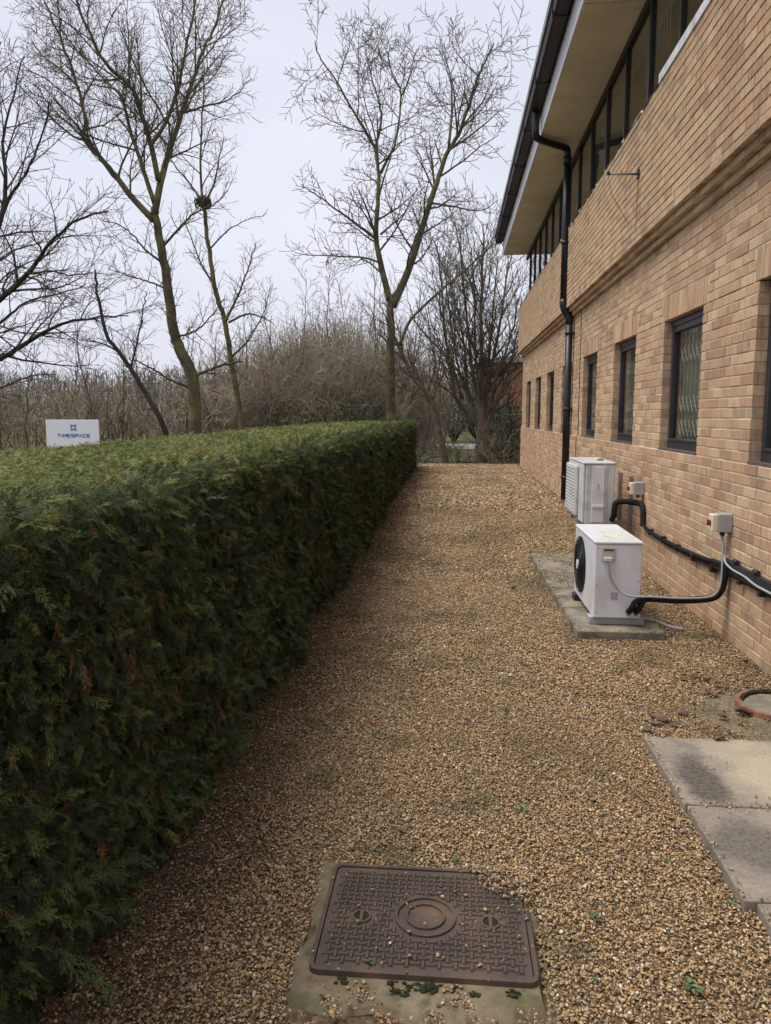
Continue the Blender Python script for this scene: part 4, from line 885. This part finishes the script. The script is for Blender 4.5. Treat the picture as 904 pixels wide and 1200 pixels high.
tree('bare_tree', 23.0, [L_([(194, 505), (165, 451), (145, 420), (124, 390), (115, 345), (111, 315)], (8, 3), lev=2, k=1.2), L_([(154, 430), (161, 400), (168, 364), (172, 340)], (4, 1.5), lev=2), L_([(140, 413), (120, 402), (100, 398), (84, 392)], (3, 1), lev=2)],
    'thin leaning bare tree with crooked stem behind the hedge', MAT['bark_dark'], MAT['twig_dark'], PB)
# the forked tree in the middle
PD = dict(BASE, up=.5, wig=.14, ang=(35, 72), rmin=.0085, dens={3: 2.2, 2: 4.4, 1: 6.2}, len={3: 3.0, 2: 1.4, 1: .6}, rad={3: .04, 2: .02, 1: .012})
tree('bare_tree', 28.0, [
    L_([(459, 505), (458, 440), (458, 391), (457, 345)], (14, 11), lev=2, t0=.4, k=.8),
    L_([(457, 352), (448, 316), (441, 279), (443, 240), (444, 205), (441, 174), (447, 137), (442, 112), (430, 69)], (11, 2), dy=.8),
    L_([(441, 176), (428, 152), (414, 130), (393, 93), (374, 65), (370, 48)], (5, 1.5), dy=-1.2, y0=.5), L_([(446, 203), (455, 185), (464, 165), (470, 112), (458, 81), (455, 60)], (5, 1.8), dy=1, y0=.4), L_([(470, 114), (480, 92), (486, 62)], (3, 1.2), y0=1.2, lev=2),
    L_([(440, 279), (420, 264), (402, 251), (374, 230), (352, 216)], (5, 1.6), dy=-1.2, lev=2, k=1.2), L_([(440, 276), (432, 250), (420, 222)], (4.5, 2), dy=-.6, lev=1), L_([(446, 275), (460, 263), (475, 250)], (4, 2), lev=1),
    L_([(449, 322), (433, 308), (417, 301), (380, 290)], (3, 1), dy=-1, lev=2),
    L_([(460, 360), (479, 316), (495, 267), (509, 223), (523, 183), (541, 149), (554, 109), (563, 84), (580, 52)], (13, 2.2), dy=-.8),
    L_([(526, 173), (530, 124), (527, 87), (520, 60)], (4.5, 1.5), dy=.8, y0=-.4, lev=3), L_([(509, 223), (498, 200), (489, 176)], (3.5, 1.5), dy=.6, lev=2), L_([(509, 213), (506, 185), (503, 155)], (3.5, 1.2), dy=-.8, lev=2),
    L_([(507, 238), (535, 243), (563, 247), (584, 235)], (3.5, 1.2), lev=2), L_([(529, 174), (557, 155), (588, 128)], (4, 1.2), dy=-1, lev=2), L_([(541, 150), (565, 128), (585, 95)], (3, 1.2), dy=1, lev=2)],
    'tall forked bare tree with two main stems rising past the thicket', MAT['bark'], MAT['twig_a'], PD)
# big tree reaching in from the left
PG = dict(BASE, up=.12, wig=.13, ang=(25, 60), rmin=.0045, dens={3: 3.3, 2: 5.0, 1: 6.5}, len={3: 2.2, 2: .95, 1: .42}, rad={3: .03, 2: .014, 1: .008})
tree('bare_tree', 15.5, [
    L_([(-78, 540), (-74, 440), (-68, 340), (-55, 260)], (34, 22), tw=0),
    L_([(-70, 400), (-30, 368), (0, 350), (33, 321), (55, 291), (84, 262), (125, 247)], (15, 2), dy=-1.5), L_([(-72, 455), (-30, 432), (0, 420), (33, 401), (73, 379), (110, 372), (150, 370)], (14, 2), dy=.8),
    L_([(-58, 300), (-20, 285), (0, 262), (7, 211), (4, 167), (15, 115), (29, 65)], (12, 2), dy=.5), L_([(6, 240), (20, 218), (33, 200), (51, 156), (60, 118)], (6, 2), dy=-.8, y0=.2), L_([(-70, 420), (-25, 398), (0, 378), (30, 355), (62, 345), (100, 335)], (8, 2), dy=1.6),
    L_([(-74, 480), (-30, 462), (0, 455), (30, 442), (60, 438)], (6, 1.5), lev=2), L_([(-56, 262), (-50, 200), (-30, 140), (-12, 90), (0, 50)], (12, 2), dy=1), L_([(33, 321), (60, 318), (85, 322), (110, 318)], (4, 1.5), y0=-1, lev=2), L_([(-68, 350), (-30, 320), (-5, 308), (25, 290), (50, 285)], (7, 2), dy=2, lev=3)],
    'broad dark bare tree with long low limbs spreading over the sign', MAT['bark_dark'], MAT['twig_dark'], PG)
# many-stemmed tree at the end of the path, and its leaning neighbour
PE = dict(BASE, up=.55, ang=(20, 48), rmin=.006, dens={3: 3.2, 2: 4.0, 1: 5.0}, len={3: 2.4, 2: 1.2, 1: .5}, rad={3: .03, 2: .016, 1: .010})
tree('bare_tree', 24.8, [
    L_([(566, 548), (566, 515), (565, 490), (564, 465)], (23, 9), tw=0), L_([(564, 500), (560, 470), (553, 430), (548, 380), (540, 300), (534, 262)], (9, 2), dy=.6), L_([(565, 502), (565, 430), (564, 380), (566, 300), (566, 262)], (10, 2), dy=-.6), L_([(567, 500), (571, 465), (576, 430), (586, 380), (594, 325), (600, 295)], (9, 2), dy=.8),
    L_([(565, 508), (550, 485), (536, 470), (526, 423), (521, 380), (515, 305), (508, 280)], (8, 2), dy=-.5), L_([(543, 468), (525, 421), (491, 383), (478, 352)], (5, 1.5), dy=1, lev=2), L_([(567, 505), (586, 463), (600, 445), (614, 430)], (7, 3), dy=-.6, lev=2), L_([(577, 442), (592, 420), (608, 404)], (5, 2), dy=.6, lev=2),
    L_([(564, 502), (548, 450), (543, 400), (530, 330)], (6, 2), dy=1.2), L_([(566, 500), (572, 430), (577, 370), (584, 300)], (6, 2), dy=1.4), L_([(567, 505), (582, 440), (597, 400), (607, 350)], (5, 2), dy=-1), L_([(565, 508), (540, 440), (531, 395), (524, 340), (520, 300)], (5, 2), dy=1.8), L_([(565, 500), (558, 420), (556, 360), (552, 290)], (6, 2), dy=-1.3), L_([(567, 510), (592, 450), (604, 400), (612, 370)], (5, 2), dy=2), L_([(556, 500), (538, 470), (522, 455), (500, 440)], (5, 1.5), dy=-.8, lev=2)],
    'bare tree with a fan of upright stems at the end of the path', MAT['bark_grey'], MAT['twig_a'], PE)
tree('bare_tree', 24.0, [L_([(524, 549), (516, 513), (508, 480), (500, 460), (485, 443), (465, 400), (452, 372)], (10, 3), lev=3, t0=.3), L_([(512, 495), (516, 465), (512, 430), (506, 390)], (4, 1.5), lev=2), L_([(468, 405), (482, 374), (510, 347), (538, 323), (578, 285)], (6, 2.5), lev=2, k=.7), L_([(500, 460), (510, 430), (505, 395), (500, 360)], (4, 1.5), dy=.5, lev=2)],
    'leaning bare tree trunk beside the end of the hedge', MAT['bark_grey'], MAT['twig_a'], PE)

# ------------------------------------------------------------------ thicket and scrub
def shrub(X, Y, h, rad, nst, mat, label, group, name='bare_shrub', rmin=.008, lean=.35, tw=5, mat2=None, wob=.19):
    z = float(gz(X, Y)); t = thing(name, (X, Y, z), label, 'shrub', group); TT = (Twigs(), Twigs())
    for k in range(nst):
        T = TT[k % 2]
        a = rng.uniform(0, 6.28); r0 = rad*.8*math.sqrt(rng.random()); r1 = r0+rad*lean*rng.normal(.4, .6); hh = h*math.sqrt(max(.2, 1-(r0/rad)**2*.55))*rng.uniform(.45, 1.05)
        n = 7; tt = np.linspace(0, 1, n)[:, None]; P = np.array([X, Y, z])+np.hstack([(r0+(r1-r0)*tt**1.5)*math.cos(a), (r0+(r1-r0)*tt**1.5)*math.sin(a), hh*tt])+np.cumsum(rng.normal(0, wob, (n, 3)), 0)*np.array([1, 1, .4])
        rr = np.maximum(rng.uniform(.012, .026)*(1-.8*tt[:, 0]), rmin); T.tube(P, rr, 3)
        for q in range(tw):
            i = rng.integers(1, n-1); d = unit(np.array([rng.normal(0, 1.0), rng.normal(0, 1.0), rng.uniform(-.1, 1.2)])); L = rng.uniform(.35, 1.15)*min(1, h/4); p = P[i]+(P[i+1]-P[i])*rng.random()
            T.tube(np.array([p, p+d*L*.5+rng.normal(0, .06, 3), p+d*L+rng.normal(0, .08, 3)+np.array([0, 0, .1])]), np.array([rmin*1.2, rmin*.9, rmin*.7]), 3)
    obj('stems', TT[0].mesh('stems', ROOT[t.name]), mat, t); obj('stems', TT[1].mesh('stems', ROOT[t.name]), mat2 or mat, t); return t
TL = 'brown leafless shrub in the dense domed thicket behind the hedge'
for px, top, Y, rad in ((262, 418, 31, 1.2), (285, 402, 32, 1.3), (310, 388, 33, 1.3), (335, 372, 33, 1.4), (362, 358, 34, 1.5), (392, 354, 34, 1.5), (420, 352, 33, 1.4), (445, 362, 35, 1.4), (300, 425, 29, 1.2), (335, 410, 29.5, 1.3), (370, 398, 30, 1.3), (405, 395, 29.5, 1.3), (435, 400, 30, 1.2), (470, 385, 34, 1.4), (488, 395, 36, 1.4), (350, 385, 36, 1.6), (410, 372, 37, 1.6), (275, 440, 28, 1.0)):
    p = ony(px, top, Y); shrub(p[0], Y, p[2]-float(gz(p[0], Y)), rad, 180, MAT['scrub_red' if rng.random() < .5 else 'scrub'], TL, 'shrubs of the domed thicket', tw=8, mat2=MAT['scrub_olive'])
SLb = 'low tangled leafless shrub in the scrub beyond the sign'
PS = dict(BASE, up=.25, wig=.16, ang=(25, 65), rmin=.010, dens={3: 2.0, 2: 2.6, 1: 3.2}, len={3: 1.6, 2: 1.0, 1: .5}, rad={3: .022, 2: .016, 1: .012})
for k in range(50):
    px = -130+k*8.5+rng.normal(0, 4); Y = rng.uniform(26, 44); top = rng.choice([rng.uniform(420, 440), rng.uniform(436, 470)], p=[.3, .7]); p = ony(px, top, Y); z = float(gz(p[0], Y)); hh = p[2]-z
    t = thing('scrub_bush', (p[0], Y, z), SLb, 'shrub', 'low scrub beyond the sign'); T = Twigs()
    for q in range(11):
        a = rng.uniform(0, 6.28); el = rng.uniform(.9, 1.5); grow(T, np.array([p[0]+rng.normal(0, .5), Y+rng.normal(0, .4), z]), np.array([math.cos(a)*math.cos(el), math.sin(a)*math.cos(el), math.sin(el)]), hh*rng.uniform(.7, 1.0), rng.uniform(.02, .045), 2, PS)
    obj('stems', T.mesh('stems', ROOT[t.name]), MAT[['scrub', 'scrub_olive', 'bark_grey'][k % 3]], t)
PP = dict(BASE, up=.6, wig=.10, ang=(22, 50), rmin=.0065, dens={3: 3.0, 2: 3.6, 1: 4.5}, len={3: 1.5, 2: .8, 1: .4}, rad={3: .02, 2: .012, 1: .009})
for px, top, Y in ((-60, 385, 24), (20, 400, 27), (62, 395, 29), (98, 372, 26), (140, 402, 30), (166, 385, 27), (212, 392, 30), (252, 380, 28), (292, 352, 31), (318, 345, 30), (345, 325, 33), (386, 318, 32), (412, 322, 34), (436, 300, 31), (476, 325, 31), (498, 318, 33), (520, 330, 29)):
    p = ony(px, top, Y); z = float(gz(p[0], Y)); hh = p[2]-z; t = thing('sapling', (p[0], Y, z), 'slender bare sapling rising through the scrub behind the hedge', 'tree', 'saplings in the scrub'); T = Twigs(); T2 = Twigs()
    P = np.array([p[0], Y, z-.1])+np.linspace(0, 1, 8)[:, None]*np.array([rng.normal(0, .5), rng.normal(0, .4), hh])+np.cumsum(rng.normal(0, .07, (8, 3)), 0)*np.array([1, 1, 0]); rr = np.linspace(.05, .009, 8); T.tube(P, rr, 6)
    kids(T2, P, rr, hh, 3, PP, .25); obj('trunk', T.mesh('trunk', ROOT[t.name]), MAT['bark_grey'], t); obj('crown', T2.mesh('crown', ROOT[t.name]), MAT['twig_a'], t)
UL = 'small arching leafless shrub at the end of the gravel path'
for px, py, h in ((488, 553, 1.0), (500, 549, .8), (542, 547, .7), (584, 549, 1.4), (596, 549, 2.0), (606, 549, 1.8)):
    Y = rng.uniform(23.8, 25.2); p = ony(px, py, Y); shrub(p[0], Y, h, .55, 15, MAT['bark_grey'], UL, 'undergrowth at the path end', lean=1.3, rmin=.005, tw=9, mat2=MAT['scrub_olive'], wob=.12)
def leafy(X, Y, h, rad, n, mat, label, name='evergreen_bush', size=.09, group=None):
    z = float(gz(X, Y)); t = thing(name, (X, Y, z), label, 'shrub', group); T = Twigs()
    for k in range(26):
        a = rng.uniform(0, 6.28); e = np.array([X+rad*.7*math.cos(a), Y+rad*.7*math.sin(a), z+h*rng.uniform(.5, .95)]); T.tube(np.linspace([X, Y, z], e, 5)+rng.normal(0, .04, (5, 3)), np.linspace(.03, .008, 5), 4)
    obj('stems', T.mesh('stems', ROOT[t.name]), MAT['bark_dark'], t)
    cl = rng.normal(size=(26, 3)); cl /= np.linalg.norm(cl, axis=1)[:, None]; cl *= rng.uniform(.35, .9, (26, 1)); ci = rng.integers(0, 26, n)
    P = cl[ci]+rng.normal(0, .2, (n, 3)); P = P*np.array([rad, rad, h*.5])+np.array([X, Y, z+h*.5]); P[:, 2] = np.maximum(P[:, 2], z+.03)
    d = rng.normal(size=(n, 3)); d /= np.linalg.norm(d, axis=1)[:, None]; e = np.cross(d, rng.normal(size=(n, 3))); e /= np.linalg.norm(e, axis=1)[:, None]; s = size*rng.uniform(.5, 1.2, (n, 1))
    V = np.stack([P, P+d*s*.5+e*s*.25, P+d*s, P+d*s*.5-e*s*.25], 1).reshape(-1, 3); m = MB(); m.v = [V]; m.n = 4*n; m.f = np.arange(4*n).reshape(-1, 4).tolist(); m.sm = [False]*n
    obj('leaves', m, mat, t)
for px, top, Y, h, rad, lb, mt in ((533, 478, 43, 3.2, 2.0, 'dark green evergreen bush across the road behind the leaning trunk', 'evergreen'), (560, 484, 44, 3.0, 1.9, 'dark evergreen bush across the road behind the many stemmed tree', 'evergreen'), (602, 486, 26.5, 1.95, 1.0, 'dark ivy bush at the corner of the brick office', 'evergreen'), (586, 500, 27.5, 1.7, .9, 'dull olive bush beside the ivy bush', 'olive_leaf'), (500, 488, 42, 2.6, 2.0, 'yellowish olive bush beyond the end of the hedge', 'olive_leaf'), (590, 440, 33, 3.4, 1.2, 'tall narrow evergreen in front of the red brick house', 'evergreen')):
    p = ony(px, top, Y); leafy(p[0], Y, h, rad, 3000, MAT[mt], lb)
leafy(ony(340, 480, 27)[0], 27, 1.9, 1.2, 3600, MAT['olive_leaf'], 'low olive bramble bush at the foot of the thicket', 'bramble_bush'); leafy(ony(405, 480, 27)[0], 27, 2.0, 1.3, 3600, MAT['evergreen'], 'dark bramble bush at the foot of the thicket near the forked tree', 'bramble_bush')

# ------------------------------------------------------------------ far wood, house and rail
def ridge(Yc, px0, px1, tops, name, mat, dep):
    T = Twigs(); n = 800; a, b = ony(px0, 480, Yc)[0], ony(px1, 480, Yc)[0]
    for k in range(n):
        u = rng.random(); X = a+(b-a)*u; Yv = Yc+rng.uniform(-dep, dep); pt = np.interp(u, np.linspace(0, 1, len(tops)), tops); zt = CAM_H+(486.5-pt)/F*Yc*rng.uniform(.80, 1.03); z0 = float(gz(X, Yv))
        d = np.array([rng.normal(0, .1), rng.normal(0, .1), 1]); P = np.array([X, Yv, z0])+np.linspace(0, 1, 4)[:, None]*d*(zt-z0); T.tube(P, np.array([.07, .05, .035, .02])*Yc/70, 3)
        for q in range(14):
            f_ = rng.uniform(.25, .95); p = P[0]+(P[3]-P[0])*f_; dd = unit(np.array([rng.normal(), rng.normal(), .9])); L = (zt-z0)*rng.uniform(.15, .4)*(1.1-f_*.7)
            T.tube(np.array([p, p+dd*L*.5, p+dd*L+np.array([0, 0, L*.15])]), np.array([.034, .028, .018])*Yc/70, 3)
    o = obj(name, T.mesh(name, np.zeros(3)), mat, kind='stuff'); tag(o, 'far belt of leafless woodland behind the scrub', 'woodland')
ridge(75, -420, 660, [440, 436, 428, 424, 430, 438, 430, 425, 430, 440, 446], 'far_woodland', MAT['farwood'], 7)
hm = MB(); xs_ = np.linspace(-260, 260, 60); v = []
for x in xs_:
    ht = 9+2.2*math.sin(x*.021+1)+1.2*math.sin(x*.07); v += [(x, 150, .6), (x, 165, 1.0+ht*.75), (x, 190, 1.0+ht)]
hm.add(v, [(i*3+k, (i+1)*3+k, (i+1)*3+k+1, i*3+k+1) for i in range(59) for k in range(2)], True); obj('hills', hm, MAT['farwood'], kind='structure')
hb = thing('brick_house', (8, 62, 0), 'red brick house with shallow dark roof behind the trees', 'house')
hx0, hx1, hy0, hy1 = ony(562, 430, 60)[0], 15.0, 60.0, 68.0
obj('wall', MB().box(hx0, hx1, hy0, hy1, -.1, 5.6), MAT['house'], hb)
obj('roof', MB().add([(hx0-.4, hy0-.4, 5.6), (hx1+.4, hy0-.4, 5.6), (hx1+.4, hy1+.4, 5.6), (hx0-.4, hy1+.4, 5.6), (hx0+2, 64, 6.4), (hx1-2, 64, 6.4)], [(0, 1, 5, 4), (1, 2, 5), (2, 3, 4, 5), (3, 0, 4), (3, 2, 1, 0)]), MAT['houseroof'], hb)
for x in (hx0+6.0, hx0+9.4):
    for z in (1.1, 3.6):
        wn = obj('window', MB().box(x, x+1.1, hy0-.03, hy0-.001, z, z+1.2), MAT['sign'], hb); obj('pane', MB().box(x+.08, x+1.02, hy0-.034, hy0-.0305, z+.08, z+1.12), MAT['houseglass'], wn)
hr = thing('hand_rail', (2.8, 27.3, .1), 'pale metal rail beyond the corner of the brick office', 'railing')
obj('rail', MB().tube([(1.75, 27.3, 1.62), (4.2, 27.3, 1.62)], .024, 8), MAT['steel'], hr); obj('rail', MB().tube([(1.75, 27.3, 1.5), (4.2, 27.3, 1.5)], .016, 8), MAT['steel'], hr)
for x in (1.8, 3.0, 4.15): obj('post', MB().tube([(x, 27.3, 0), (x, 27.3, 1.62)], .025, 8), MAT['steel'], hr)
bpy.context.view_layer.update()
